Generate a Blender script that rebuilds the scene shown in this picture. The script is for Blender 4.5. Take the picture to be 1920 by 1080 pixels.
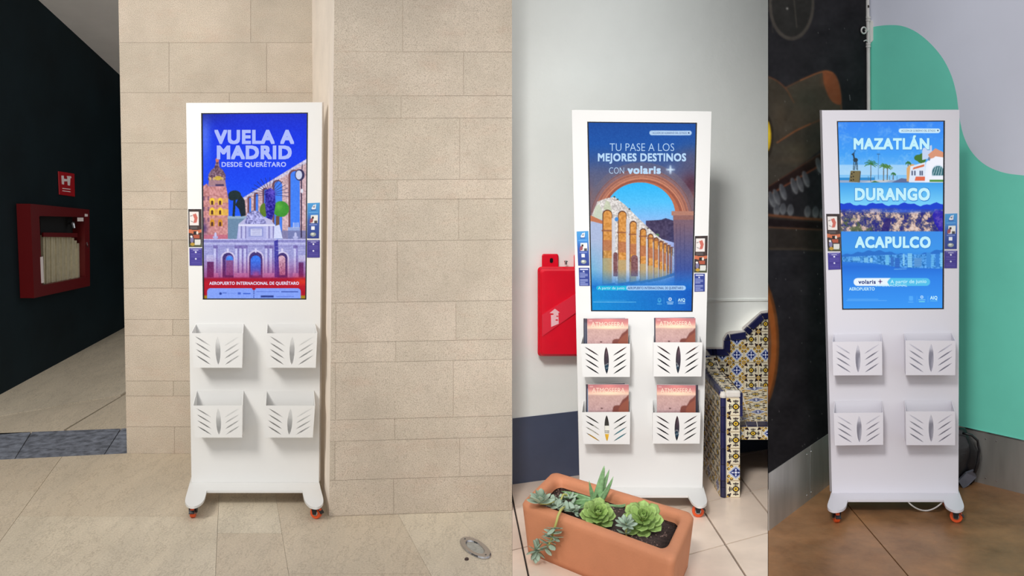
import bpy, bmesh, math, random
import numpy as np
from mathutils import Vector, Matrix
from mathutils.geometry import tessellate_polygon

for o in list(bpy.data.objects):
    bpy.data.objects.remove(o, do_unlink=True)
SC = bpy.context.scene
COL = SC.collection
random.seed(7)
RNG = np.random.default_rng(11)

# ------------------------------------------------------------------ camera
F, CX, YH, H = 2200.0, 1020.0, 150.0, 1.91      # focal length in pixels, principal column, horizon row, eye height
cd = bpy.data.cameras.new('camera')
cam = bpy.data.objects.new('camera', cd)
COL.objects.link(cam)
cd.sensor_fit = 'HORIZONTAL'
cd.sensor_width = 36.0
cd.lens = F * 36.0 / 1920.0
cd.shift_x = (960.0 - CX) / 1920.0
cd.shift_y = -(540.0 - YH) / 1920.0
cd.clip_start = 0.05
cam.location = (0, 0, H)
cam.rotation_euler = (math.pi / 2, 0, 0)
SC.camera = cam

# ------------------------------------------------------------------ world, lights, exposure
w = bpy.data.worlds.new('world')
SC.world = w
w.use_nodes = True
bg = w.node_tree.nodes['Background']
bg.inputs[0].default_value = (0.96, 0.98, 1.0, 1)
bg.inputs[1].default_value = 0.93


def area(name, loc, target, sx, sy, power, col):
    l = bpy.data.lights.new(name, 'AREA')
    l.shape = 'RECTANGLE'
    l.size, l.size_y = sx, sy
    l.energy = power
    l.color = col
    o = bpy.data.objects.new(name, l)
    COL.objects.link(o)
    o.location = loc
    d = Vector(target) - Vector(loc)
    o.rotation_euler = d.to_track_quat('-Z', 'Y').to_euler()
    return o


a_ = area('left_bay_added_lamp', (-3.1, 2.9, 3.2), (-2.0, 5.9, 0.9), 1.1, 1.1, 28, (1.0, 0.97, 0.92))  # lamp added for the left bay, shining from the left; no doorway exists there
a_.data.spread = math.radians(74)
b_ = area('middle_bay_added_lamp', (-0.6, 0.7, 4.1), (0.70, 5.4, 0.86), 0.9, 0.9, 11, (1.0, 0.985, 0.965))  # lamp added to brighten the middle bay, kept to a narrow beam; no entrance
b_.data.spread = math.radians(34)

vs = SC.view_settings
SC.display_settings.display_device = 'sRGB'
vs.view_transform = 'Standard'
vs.look = 'None'
vs.exposure = 0.0
vs.gamma = 1.0
vs.use_curve_mapping = False

# ------------------------------------------------------------------ geometry helpers
def U(px, py, Y):
    return Vector(((px - CX) * Y / F, Y, H - (py - YH) * Y / F))


def G(px, py, z=0.0):
    Y = (H - z) * F / (py - YH)
    return Vector(((px - CX) * Y / F, Y, z))


def GY(px, Y, z=0.0):
    return Vector(((px - CX) * Y / F, Y, z))


class Wall:
    """a vertical plane over the plan line A-B; pt() meets the sight line of a pixel with it"""
    def __init__(s, A, B, n=None):
        s.A, s.B = Vector((A[0], A[1], 0)), Vector((B[0], B[1], 0))
        d = (s.B - s.A).normalized()
        s.d = d
        s.n = Vector((d.y, -d.x, 0))
        if s.n.dot(-s.A) < 0:
            s.n = -s.n

    def pt(s, px, py, off=0.0):
        A = s.A + s.n * off
        k = (px - CX) / F
        # A.x + t d.x = k (A.y + t d.y)
        t = (k * A.y - A.x) / (s.d.x - k * s.d.y)
        Y = A.y + t * s.d.y
        return U(px, py, Y)

    def ptz(s, px, z, off=0.0):
        p = s.pt(px, YH, off)
        p.z = z
        return p


BASE = {}


def thing(name, label, cat, base, group=None):
    o = bpy.data.objects.new(name, None)
    COL.objects.link(o)
    o.location = base
    o.empty_display_size = 0.05
    o['label'] = label
    o['category'] = cat
    if group:
        o['group'] = group
    BASE[o.name] = Vector(base)
    return o


def tag(o, label, cat, group=None, kind=None):
    if label:
        o['label'] = label
    if cat:
        o['category'] = cat
    if group:
        o['group'] = group
    if kind:
        o['kind'] = kind
    return o


def mobj(name, verts, faces, mats, parent=None, base=None, smooth=False, cols=None, uvs=None, fmats=None, plabel=None):
    v = np.array([tuple(p) for p in verts], dtype=np.float64)
    if parent is not None:
        b = BASE[parent.name]
    elif base is not None:
        b = Vector(base)
    else:
        lo, hi = v.min(0), v.max(0)
        b = Vector(((lo[0] + hi[0]) / 2, (lo[1] + hi[1]) / 2, lo[2]))
    v = v - np.array(b)
    me = bpy.data.meshes.new(name)
    me.from_pydata([tuple(p) for p in v], [], [tuple(f) for f in faces])
    if not isinstance(mats, (list, tuple)):
        mats = [mats]
    for m in mats:
        me.materials.append(m)
    if fmats is not None:
        me.polygons.foreach_set('material_index', fmats)
    if smooth:
        me.polygons.foreach_set('use_smooth', [True] * len(me.polygons))
    if cols is not None:
        at = me.color_attributes.new('Col', 'FLOAT_COLOR', 'POINT')
        c = np.ones((len(v), 4), dtype=np.float32)
        c[:, :3] = cols
        at.data.foreach_set('color', c.ravel())
    if uvs is not None:
        ul = me.uv_layers.new(name='UVMap')
        li = np.zeros(len(me.loops), dtype=np.int32)
        me.loops.foreach_get('vertex_index', li)
        ul.data.foreach_set('uv', np.array(uvs, dtype=np.float32)[li].ravel())
    me.validate()
    me.update()
    o = bpy.data.objects.new(name, me)
    COL.objects.link(o)
    if parent is not None:
        o.parent = parent
    else:
        o.location = b
    BASE[o.name] = Vector(b)
    if plabel:
        o['label'] = plabel
    return o


def fix_normals(o):
    bm = bmesh.new()
    bm.from_mesh(o.data)
    bmesh.ops.recalc_face_normals(bm, faces=bm.faces)
    bm.to_mesh(o.data)
    bm.free()
    return o


def bevel(o, wdt, seg=2):
    m = o.modifiers.new('bevel', 'BEVEL')
    m.width = wdt
    m.segments = seg
    m.limit_method = 'ANGLE'
    return o


class MB:
    def __init__(s):
        s.v, s.f = [], []

    def prism(s, poly, off):
        n0, n = len(s.v), len(poly)
        off = Vector(off)
        s.v += [Vector(p) for p in poly] + [Vector(p) + off for p in poly]
        s.f.append([n0 + i for i in range(n)])
        s.f.append([n0 + n + i for i in reversed(range(n))])
        for i in range(n):
            j = (i + 1) % n
            s.f.append([n0 + j, n0 + i, n0 + n + i, n0 + n + j])
        return s

    def box(s, lo, hi):
        x0, y0, z0 = lo
        x1, y1, z1 = hi
        return s.prism([(x0, y0, z0), (x1, y0, z0), (x1, y0, z1), (x0, y0, z1)], (0, y1 - y0, 0))

    def loft(s, rings, close0=True, close1=True, closed=True):
        n = len(rings[0])
        n0 = len(s.v)
        for r in rings:
            s.v += [Vector(p) for p in r]
        for k in range(len(rings) - 1):
            for i in range(n if closed else n - 1):
                j = (i + 1) % n
                a = n0 + k * n
                s.f.append([a + i, a + j, a + n + j, a + n + i])
        if close0:
            s.f.append([n0 + i for i in reversed(range(n))])
        if close1:
            a = n0 + (len(rings) - 1) * n
            s.f.append([a + i for i in range(n)])
        return s

    def tube(s, pts, r, n=8, close=True):
        pts = [Vector(p) for p in pts]
        rs = r if isinstance(r, (list, tuple)) else [r] * len(pts)
        rings = []
        up = None
        for i, p in enumerate(pts):
            t = (pts[min(i + 1, len(pts) - 1)] - pts[max(i - 1, 0)]).normalized()
            if up is None:
                a = Vector((0, 0, 1)) if abs(t.z) < 0.9 else Vector((1, 0, 0))
                up = t.cross(a).normalized()
            up = (up - t * up.dot(t)).normalized()
            b = t.cross(up)
            rings.append([p + (up * math.cos(2 * math.pi * k / n) + b * math.sin(2 * math.pi * k / n)) * rs[i] for k in range(n)])
        return s.loft(rings, close, close)

    def lathe(s, c, axis, prof, n=20):
        """prof: list of (radius, height along axis)"""
        c, ax = Vector(c), Vector(axis).normalized()
        a = Vector((0, 0, 1)) if abs(ax.z) < 0.9 else Vector((1, 0, 0))
        u = ax.cross(a).normalized()
        v = ax.cross(u)
        rings = [[c + ax * h + (u * math.cos(2 * math.pi * k / n) + v * math.sin(2 * math.pi * k / n)) * max(r, 1e-4) for k in range(n)] for r, h in prof]
        return s.loft(rings)

    def build(s, name, mat, parent=None, **kw):
        return fix_normals(mobj(name, s.v, s.f, mat, parent, **kw))


def clip(poly, a, b, c):
    """keep a*x + b*y <= c of a polygon of 2-tuples (further items are interpolated)"""
    out = []
    n = len(poly)
    for i in range(n):
        p, q = poly[i], poly[(i + 1) % n]
        dp, dq = a * p[0] + b * p[1] - c, a * q[0] + b * q[1] - c
        if dp <= 0:
            out.append(tuple(p))
        if (dp < 0 < dq) or (dq < 0 < dp):
            t = dp / (dp - dq)
            out.append(tuple(p[k] + (q[k] - p[k]) * t for k in range(len(p))))
    return out


def bil(q, u, v):
    """q = TL, TR, BR, BL"""
    return q[0] * ((1 - u) * (1 - v)) + q[1] * (u * (1 - v)) + q[2] * (u * v) + q[3] * ((1 - u) * v)


def smooth_line(pts, n=5):
    """Catmull-Rom curve through 2-D points"""
    p = [np.array(q, dtype=float) for q in pts]
    p = [2 * p[0] - p[1]] + p + [2 * p[-1] - p[-2]]
    out = []
    for i in range(1, len(p) - 2):
        for k in range(n):
            t = k / n
            a, b, c, d = p[i - 1], p[i], p[i + 1], p[i + 2]
            out.append(tuple(0.5 * (2 * b + (c - a) * t + (2 * a - 5 * b + 4 * c - d) * t * t + (3 * b - a - 3 * c + d) * t ** 3)))
    out.append(tuple(p[-2]))
    return out


# ------------------------------------------------------------------ materials
def lin(c):
    r = []
    for x in c:
        x = x / 255.0
        r.append(x / 12.92 if x <= 0.04045 else ((x + 0.055) / 1.055) ** 2.4)
    return tuple(r)


def lin_arr(a):
    a = np.clip(a / 255.0, 0, 1)
    return np.where(a <= 0.04045, a / 12.92, ((a + 0.055) / 1.055) ** 2.4)


class NT:
    def __init__(s, name):
        m = bpy.data.materials.new(name)
        m.use_nodes = True
        s.m, s.t = m, m.node_tree
        s.b = s.t.nodes['Principled BSDF']

    def n(s, typ, **kw):
        x = s.t.nodes.new(typ)
        for k, v in kw.items():
            setattr(x, k, v)
        return x

    def link(s, a, b):
        s.t.links.new(a, b)

    def put(s, v, inp):
        if isinstance(v, bpy.types.NodeSocket):
            s.link(v, inp)
        elif v is not None:
            inp.default_value = v

    def math(s, op, a, b=None, c=None, cl=False):
        x = s.n('ShaderNodeMath', operation=op, use_clamp=cl)
        for i, v in enumerate((a, b, c)):
            if v is not None:
                s.put(v, x.inputs[i])
        return x.outputs[0]

    def mix(s, f, a, b, mode='MIX'):
        x = s.n('ShaderNodeMix', data_type='RGBA', blend_type=mode)
        s.put(f, x.inputs[0])
        for v, i in ((a, 6), (b, 7)):
            s.put(v if isinstance(v, bpy.types.NodeSocket) else (*v[:3], 1), x.inputs[i])
        return x.outputs[2]

    def pos(s):
        return s.n('ShaderNodeNewGeometry').outputs['Position']

    def noise(s, scale, detail=4, rough=0.6, vec=None, out=0, stretch=None):
        x = s.n('ShaderNodeTexNoise')
        x.inputs['Scale'].default_value = scale
        x.inputs['Detail'].default_value = detail
        x.inputs['Roughness'].default_value = rough
        v = vec if vec is not None else s.pos()
        if stretch:
            mp = s.n('ShaderNodeMapping')
            mp.inputs['Scale'].default_value = stretch[:3]
            if len(stretch) > 3:
                mp.inputs['Rotation'].default_value = stretch[3]
            s.link(v, mp.inputs['Vector'])
            v = mp.outputs[0]
        s.link(v, x.inputs['Vector'])
        return x.outputs[out]

    def ramp(s, f, p0, p1, c0=(0, 0, 0), c1=(1, 1, 1)):
        r = s.n('ShaderNodeValToRGB')
        r.color_ramp.elements[0].position = p0
        r.color_ramp.elements[1].position = p1
        r.color_ramp.elements[0].color = (*c0, 1)
        r.color_ramp.elements[1].color = (*c1, 1)
        s.link(f, r.inputs[0])
        return r.outputs[0]

    def bump(s, h, strength=0.3, dist=0.01):
        b = s.n('ShaderNodeBump')
        b.inputs['Strength'].default_value = strength
        b.inputs['Distance'].default_value = dist
        s.link(h, b.inputs['Height'])
        s.link(b.outputs[0], s.b.inputs['Normal'])

    def set(s, col=None, rough=None, metal=None, spec=None):
        for k, v in (('Base Color', col), ('Roughness', rough), ('Metallic', metal), ('Specular IOR Level', spec)):
            if v is not None:
                if k == 'Base Color' and not isinstance(v, bpy.types.NodeSocket):
                    v = (*v[:3], 1)
                s.put(v, s.b.inputs[k])
        return s.m


def plain(name, rgb, rough=0.5, metal=0.0, var=0.0, scale=8.0, bump=0.0, bscale=80.0, spec=0.5, objvar=0.0):
    t = NT(name)
    c = lin(rgb)
    col = c
    if var:
        f = t.noise(scale)
        col = t.mix(t.ramp(f, 0.3, 0.7), tuple(x * (1 - var) for x in c), tuple(min(1, x * (1 + var)) for x in c))
    if objvar:
        r = t.n('ShaderNodeObjectInfo').outputs['Random']
        k = t.math('MULTIPLY_ADD', r, 2 * objvar, 1 - objvar)
        cb = t.n('ShaderNodeCombineColor')
        for i in range(3):
            t.link(k, cb.inputs[i])
        col = t.mix(1.0, col, cb.outputs[0], 'MULTIPLY')
    if bump:
        t.bump(t.noise(bscale, 3), bump, 0.005)
    return t.set(col, rough, metal, spec)


def attr_mat(name, rough=0.5, emit=0.0, spec=0.4):
    t = NT(name)
    a = t.n('ShaderNodeVertexColor')
    a.layer_name = 'Col'
    if emit:
        t.set((0.004, 0.004, 0.005), 0.25, 0, 0.12)
        t.link(a.outputs[0], t.b.inputs['Emission Color'])
        t.b.inputs['Emission Strength'].default_value = emit
        return t.m
    return t.set(a.outputs[0], rough, 0, spec)


def emis(name, rgb, s=1.0):
    t = NT(name)
    t.set((0.004, 0.004, 0.004), 0.3, 0, 0.1)
    t.b.inputs['Emission Color'].default_value = (*lin(rgb), 1)
    t.b.inputs['Emission Strength'].default_value = s
    return t.m


def stone_wall_mat():
    t = NT('stone_slab')
    big = t.ramp(t.noise(1.7, 5, 0.65), 0.3, 0.7)
    c = t.mix(big, lin((226, 210, 188)), lin((236, 219, 200)))
    r = t.n('ShaderNodeObjectInfo').outputs['Random']
    c = t.mix(t.math('MULTIPLY', r, 0.55), c, lin((212, 200, 180)))
    pt = t.ramp(t.noise(5.0, 4, 0.7, stretch=(1, 1, 2.2)), 0.52, 0.75)
    c = t.mix(t.math('MULTIPLY', pt, 0.35), c, lin((224, 188, 164)))
    sp = t.ramp(t.noise(260, 2, 0.6), 0.36, 0.54)
    c = t.mix(sp, t.mix(0.42, c, lin((112, 98, 82))), c)
    sp2 = t.ramp(t.noise(14, 3, 0.8), 0.72, 0.78)
    c = t.mix(t.math('MULTIPLY', sp2, 0.5), c, lin((110, 92, 80)))
    gs = t.ramp(t.noise(2.3, 4, 0.7), 0.35, 0.68)
    c = t.mix(t.math('MULTIPLY', gs, 0.5), c, lin((176, 164, 146)))
    c = t.mix(1.0, c, (0.82, 0.82, 0.83), 'MULTIPLY')
    t.bump(t.noise(150, 3, 0.7), 0.6, 0.004)
    return t.set(c, 0.9, 0, 0.2)


def stone_floor_mat():
    t = NT('stone_floor')
    f = t.ramp(t.noise(2.6, 6, 0.7, stretch=(1.0, 0.6, 1)), 0.25, 0.75)
    c = t.mix(f, lin((202, 190, 168)), lin((230, 217, 194)))
    r = t.n('ShaderNodeObjectInfo').outputs['Random']
    c = t.mix(t.math('MULTIPLY', r, 0.6), c, lin((196, 176, 152)))
    # slanting cleft veins
    v = t.noise(3.2, 5, 0.75, stretch=(2.6, 0.8, 1, (0, 0, 0.75)))
    v = t.math('ABSOLUTE', t.math('SUBTRACT', v, 0.5))
    vm = t.ramp(v, 0.001, 0.016)
    c = t.mix(vm, t.mix(0.3, c, lin((96, 80, 64))), c)
    st = t.ramp(t.noise(1.6, 4, 0.7, stretch=(3.4, 0.7, 1, (0, 0, 0.6))), 0.35, 0.7)
    c = t.mix(t.math('MULTIPLY', st, 0.4), c, lin((176, 166, 150)))
    g = t.ramp(t.noise(120, 2, 0.6), 0.35, 0.6)
    c = t.mix(g, t.mix(0.25, c, lin((110, 96, 80))), c)
    t.bump(t.noise(40, 5, 0.7), 0.4, 0.006)
    return t.set(c, 0.55, 0, 0.35)


def concrete_floor_mat():
    t = NT('stained_concrete')
    f = t.ramp(t.noise(3.2, 6, 0.7), 0.3, 0.72)
    c = t.mix(f, lin((104, 72, 46)), lin((176, 126, 84)))
    f2 = t.ramp(t.noise(11, 4, 0.7), 0.35, 0.7)
    c = t.mix(t.math('MULTIPLY', f2, 0.45), c, lin((140, 108, 78)))
    f3 = t.ramp(t.noise(5, 4, 0.8), 0.6, 0.85)
    c = t.mix(t.math('MULTIPLY', f3, 0.5), c, lin((70, 48, 36)))
    t.bump(t.noise(60, 3), 0.08, 0.003)
    return t.set(c, 0.38, 0, 0.4)


def plaster_mat():
    t = NT('painted_plaster')
    f = t.ramp(t.noise(1.4, 5, 0.6), 0.3, 0.7)
    c = t.mix(f, lin((230, 233, 229)), lin((240, 243, 239)))
    d = t.ramp(t.noise(7, 6, 0.8), 0.66, 0.8)
    c = t.mix(t.math('MULTIPLY', d, 0.35), c, lin((150, 148, 142)))
    t.bump(t.noise(9, 5, 0.6), 0.25, 0.01)
    return t.set(c, 0.75, 0, 0.25)


def steel_mat():
    t = NT('brushed_steel')
    f = t.ramp(t.noise(3, 4, 0.6, stretch=(1.5, 1.5, 0.3)), 0.3, 0.7)
    c = t.mix(f, lin((158, 156, 152)), lin((204, 202, 198)))
    t.bump(t.noise(60, 2, 0.6, stretch=(0.1, 0.1, 8)), 0.05, 0.002)
    return t.set(c, 0.42, 0.7)


def talavera_mat(kind):
    t = NT('talavera_' + kind)
    uv = t.n('ShaderNodeUVMap')
    uv.uv_map = 'UVMap'
    sx = t.n('ShaderNodeSeparateXYZ')
    t.link(uv.outputs[0], sx.inputs[0])
    ax = t.math('ABSOLUTE', t.math('SUBTRACT', sx.outputs[0], 0.5))
    ay = t.math('ABSOLUTE', t.math('SUBTRACT', sx.outputs[1], 0.5))
    mx, mn = t.math('MAXIMUM', ax, ay), t.math('MINIMUM', ax, ay)
    L = lambda a, b: t.math('LESS_THAN', a, b)
    A = lambda a, b: t.math('MULTIPLY', a, b)

    def disc(x, y, r, sx_=1.0, sy_=1.0, X=None, Y=None):
        X, Y = X or mx, Y or mn
        dx = A(t.math('SUBTRACT', X, x), 1 / sx_)
        dy = A(t.math('SUBTRACT', Y, y), 1 / sy_)
        return L(t.math('ADD', A(dx, dx), A(dy, dy)), r * r)

    rr = t.math('SQRT', t.math('ADD', A(ax, ax), A(ay, ay)))
    d = t.math('ADD', ax, ay)
    cream, navy, blue, white, ochre = (lin(c) for c in ((232, 222, 196), (30, 30, 66), (52, 74, 150), (226, 230, 238), (206, 164, 66)))
    brown = lin((48, 34, 40))
    if kind == 'star':
        c = cream
        c = t.mix(disc(0.40, 0.24, 0.11, 0.8, 0.9), c, brown)
        c = t.mix(disc(0.37, 0.24, 0.07), c, ochre)
        c = t.mix(disc(0.45, 0.45, 0.08), c, ochre)
        c = t.mix(L(d, 0.42), c, lin((170, 186, 214)))
        c = t.mix(L(d, 0.36), c, white)
        c = t.mix(L(d, 0.335), c, blue)
        c = t.mix(disc(0.17, 0.0, 0.075, 1.0, 0.5), c, white)
        c = t.mix(disc(0.11, 0.11, 0.045), c, navy)
        c = t.mix(L(rr, 0.07), c, white)
    else:
        c = cream
        c = t.mix(disc(0.40, 0.37, 0.085), c, brown)
        c = t.mix(disc(0.30, 0.30, 0.05), c, brown)
        c = t.mix(disc(0.46, 0.45, 0.05), c, ochre)
        c = t.mix(A(L(mn, 0.03), L(mx, 0.40)), c, brown)
        c = t.mix(disc(0.33, 0.09, 0.055, 0.7, 1.3), c, brown)
        c = t.mix(disc(0.24, 0.08, 0.035), c, lin((70, 96, 70)))
        c = t.mix(L(rr, 0.19), c, brown)
        c = t.mix(L(rr, 0.125), c, lin((218, 182, 60)))
        c = t.mix(L(rr, 0.045), c, brown)
    edge = t.math('GREATER_THAN', mx, 0.485)
    c = t.mix(A(edge, 0.6), c, lin((206, 178, 130)))
    return t.set(c, 0.22, 0, 0.5)


M = {
    'stone': stone_wall_mat(),
    'stone_pale': plain('smooth_stone_return', (240, 226, 210), 0.85, var=0.06, scale=6, bump=0.3, bscale=90),
    'mortar': plain('stone_mortar', (204, 188, 168), 0.95, var=0.1, scale=20),
    'floor1': stone_floor_mat(),
    'grout1': plain('floor_grout', (150, 134, 114), 0.9),
    'slate': plain('slate_threshold', (116, 120, 130), 0.5, var=0.55, scale=22, bump=0.9, bscale=40, objvar=0.12),
    'darkwall': plain('dark_teal_paint', (12, 26, 31), 0.75, var=0.25, scale=2.5, spec=0.15),
    'soffit': plain('soffit_paint', (240, 236, 232), 0.8, var=0.05, scale=3),
    'red_dark': plain('red_enamel_dark', (92, 3, 7), 0.4),
    'sign_red': plain('sign_red', (164, 10, 22), 0.4),
    'sign_white': plain('sign_white', (226, 214, 212), 0.5),
    'black': plain('black_plastic', (22, 22, 24), 0.6, spec=0.1),
    'cabinet_dark': plain('cabinet_interior', (7, 7, 9), 0.9),
    'hose': plain('canvas_hose', (186, 176, 148), 0.85, var=0.12, scale=30, objvar=0.12),
    'chrome': plain('polished_steel', (190, 190, 192), 0.2, 0.95),
    'lens': plain('frosted_lens', (150, 152, 146), 0.25, 0.0, var=0.2, scale=60),
    'white': plain('white_powder_coat', (223, 222, 220), 0.42, spec=0.4),
    'white_dimmed': plain('white_powder_coat_dim_light', (213, 210, 217), 0.42, spec=0.4),  # same kiosk white, with the right bay's dimmer, cooler light put into the colour
    'bezel': plain('screen_bezel', (12, 14, 22), 0.3),
    'orange': plain('orange_rubber', (222, 84, 34), 0.45),
    'fork': plain('caster_fork', (46, 48, 52), 0.4, 0.5),
    'cable': plain('white_cable', (214, 212, 210), 0.5),
    'plaster': plaster_mat(),
    'navy_paint': plain('navy_gloss_paint', (70, 78, 100), 0.4, var=0.14, scale=3, bump=0.1, bscale=10),
    'tile2': plain('beige_floor_tile', (234, 214, 196), 0.3, var=0.10, scale=4, objvar=0.05),
    'grout2': plain('dark_tile_grout', (58, 52, 50), 0.9),
    'red': plain('red_plastic', (222, 14, 42), 0.22, var=0.06, scale=6, spec=0.55),
    'red_sash': plain('red_sash', (226, 44, 66), 0.35),
    'pink': plain('pink_sticker', (240, 190, 196), 0.5),
    'paper': plain('paper', (224, 222, 220), 0.6),
    'terracotta': plain('terracotta', (207, 136, 98), 0.72, var=0.07, scale=5, bump=0.22, bscale=140),
    'soil': plain('potting_soil', (62, 48, 44), 0.95, var=0.45, scale=60, bump=1.0, bscale=70),
    'pebble': plain('soil_crumb', (120, 98, 90), 0.95, objvar=0.4),
    'leaf_green': plain('rosette_leaf', (158, 188, 106), 0.5, var=0.2, scale=40, objvar=0.2),
    'leaf_grey': plain('grey_green_leaf', (166, 186, 164), 0.6, var=0.12, scale=40, objvar=0.14),
    'leaf_aloe': plain('aloe_leaf', (138, 178, 124), 0.45, var=0.24, scale=70, objvar=0.1),
    'stem': plain('succulent_stem', (186, 184, 104), 0.5, var=0.1, scale=30),
    'star': talavera_mat('star'),
    'flower': talavera_mat('flower'),
    'navy_tile': plain('navy_glazed_tile', (36, 38, 78), 0.18, var=0.18, scale=10, objvar=0.3, spec=0.6),
    'bench_grout': plain('white_tile_mortar', (222, 216, 208), 0.9, var=0.08, scale=15),
    'mural': attr_mat('mural_paint', 0.85, spec=0.06),
    'lilac': plain('lilac_grey_paint', (226, 228, 242), 0.6, var=0.03, scale=2),
    'green': plain('green_wall_paint', (118, 224, 200), 0.55, var=0.05, scale=2.4),
    'steel': steel_mat(),
    'floor3': concrete_floor_mat(),
    'groove': plain('floor_groove', (50, 40, 34), 0.9),
    'conduit': plain('painted_conduit', (206, 202, 198), 0.55, var=0.06, scale=20),
    'bag': plain('black_bag_plastic', (22, 22, 26), 0.3, var=0.3, scale=12, bump=0.5, bscale=14),
    'bag_grey': plain('grey_fabric', (92, 92, 102), 0.6, var=0.15, scale=14),
    'print': attr_mat('printed_paper', 0.35),
    'screen': attr_mat('lit_screen', emit=1.0),
}


# ------------------------------------------------------------------ small painter for prints, screens and the mural
class Canvas:
    def __init__(s, x0, y0, x1, y1, S=1.5, fill=(0, 0, 0)):
        s.x0, s.y0, s.x1, s.y1, s.S = x0, y0, x1, y1, S
        s.w, s.h = int(round((x1 - x0) * S)) + 1, int(round((y1 - y0) * S)) + 1
        s.a = np.zeros((s.h, s.w, 3)) + np.array(fill, dtype=float)
        s.X, s.Y = np.meshgrid(x0 + np.arange(s.w) / S, y0 + np.arange(s.h) / S)

    def blend(s, m, c):
        c = np.array(c, dtype=float)
        s.a = s.a * (1 - m[..., None]) + c * m[..., None]

    def vgrad(s, stops, m=None):
        ys = [p for p, _ in stops]
        c = np.stack([np.interp(s.Y, ys, [q[k] for _, q in stops]) for k in range(3)], -1)
        s.blend(np.ones_like(s.Y) if m is None else m, c)

    def poly(s, pts, c, al=1.0):
        p = np.array(pts, dtype=float)
        m = np.zeros_like(s.X)
        bx = (s.X >= p[:, 0].min() - 1) & (s.X <= p[:, 0].max() + 1) & (s.Y >= p[:, 1].min() - 1) & (s.Y <= p[:, 1].max() + 1)
        r, q = np.where(bx)
        if len(r) == 0:
            return m
        sl = (slice(r.min(), r.max() + 1), slice(q.min(), q.max() + 1))
        acc = np.zeros_like(s.X[sl])
        for dx in (-.25, .25):
            for dy in (-.25, .25):
                X, Y = s.X[sl] + dx / s.S, s.Y[sl] + dy / s.S
                ins = np.zeros(X.shape, bool)
                for i in range(len(p)):
                    xa, ya = p[i]
                    xb, yb = p[i - 1]
                    if ya == yb:
                        continue
                    ins ^= ((ya > Y) != (yb > Y)) & (X < (xb - xa) * (Y - ya) / (yb - ya) + xa)
                acc += ins * 0.25
        m[sl] = acc * al
        if c is not None:
            s.blend(m, c)
        return m

    def rect(s, x0, y0, x1, y1, c, al=1.0):
        return s.poly([(x0, y0), (x1, y0), (x1, y1), (x0, y1)], c, al)

    def ell(s, cx, cy, rx, ry, c, al=1.0, rot=0.0):
        n = 36
        ca, sa = math.cos(rot), math.sin(rot)
        pts = [(cx + rx * math.cos(t) * ca - ry * math.sin(t) * sa, cy + rx * math.cos(t) * sa + ry * math.sin(t) * ca) for t in [2 * math.pi * k / n for k in range(n)]]
        return s.poly(pts, c, al)

    def arch(s, x0, x1, top, bot, c, al=1.0):
        r, cx = (x1 - x0) / 2, (x0 + x1) / 2
        pts = [(x0, bot)] + [(cx - r * math.cos(t), top + r - r * math.sin(t)) for t in np.linspace(0, math.pi, 14)] + [(x1, bot)]
        return s.poly(pts, c, al)

    def line(s, pts, wd, c, al=1.0):
        for (xa, ya), (xb, yb) in zip(pts[:-1], pts[1:]):
            L = math.hypot(xb - xa, yb - ya) or 1e-6
            nx, ny = -(yb - ya) / L * wd / 2, (xb - xa) / L * wd / 2
            s.poly([(xa + nx, ya + ny), (xb + nx, yb + ny), (xb - nx, yb - ny), (xa - nx, ya - ny)], c, al)

    def rrect(s, x0, y0, x1, y1, r, c, al=1.0):
        pts = []
        for cx, cy, a in ((x1 - r, y0 + r, -90), (x1 - r, y1 - r, 0), (x0 + r, y1 - r, 90), (x0 + r, y0 + r, 180)):
            for k in range(6):
                t = math.radians(a + 18 * k)
                pts.append((cx + r * math.cos(t), cy + r * math.sin(t)))
        return s.poly(pts, c, al)

    def glow(s, cx, cy, rx, ry, c, al=1.0):
        d = ((s.X - cx) / rx) ** 2 + ((s.Y - cy) / ry) ** 2
        s.blend(al * np.exp(-d * 1.5), c)

    def noise(s, cell, seed=0):
        r = np.random.default_rng(seed)
        gw, gh = int((s.x1 - s.x0) / cell) + 3, int((s.y1 - s.y0) / cell) + 3
        g = r.random((gh, gw))
        u, v = (s.X - s.x0) / cell, (s.Y - s.y0) / cell
        i, j = u.astype(int), v.astype(int)
        fu, fv = u - i, v - j
        return (g[j, i] * (1 - fu) + g[j, i + 1] * fu) * (1 - fv) + (g[j + 1, i] * (1 - fu) + g[j + 1, i + 1] * fu) * fv

    def grain(s, m, amt, cell=2.0, seed=1):
        n = (s.noise(cell, seed) - 0.5) * 2 * amt
        s.a = s.a + (n * m)[..., None]

    def blur(s, n=1):
        for _ in range(n):
            p = np.pad(s.a, ((1, 1), (1, 1), (0, 0)), 'edge')
            s.a = (p[:-2, 1:-1] + p[2:, 1:-1] + p[1:-1, :-2] + p[1:-1, 2:] + 2 * p[1:-1, 1:-1]) / 6

    def sample(s, x, y):
        u = np.clip((x - s.x0) * s.S, 0, s.w - 1.001)
        v = np.clip((y - s.y0) * s.S, 0, s.h - 1.001)
        i, j = u.astype(int), v.astype(int)
        fu, fv = (u - i)[..., None], (v - j)[..., None]
        a = s.a
        return (a[j, i] * (1 - fu) + a[j, i + 1] * fu) * (1 - fv) + (a[j + 1, i] * (1 - fu) + a[j + 1, i + 1] * fu) * fv


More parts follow.
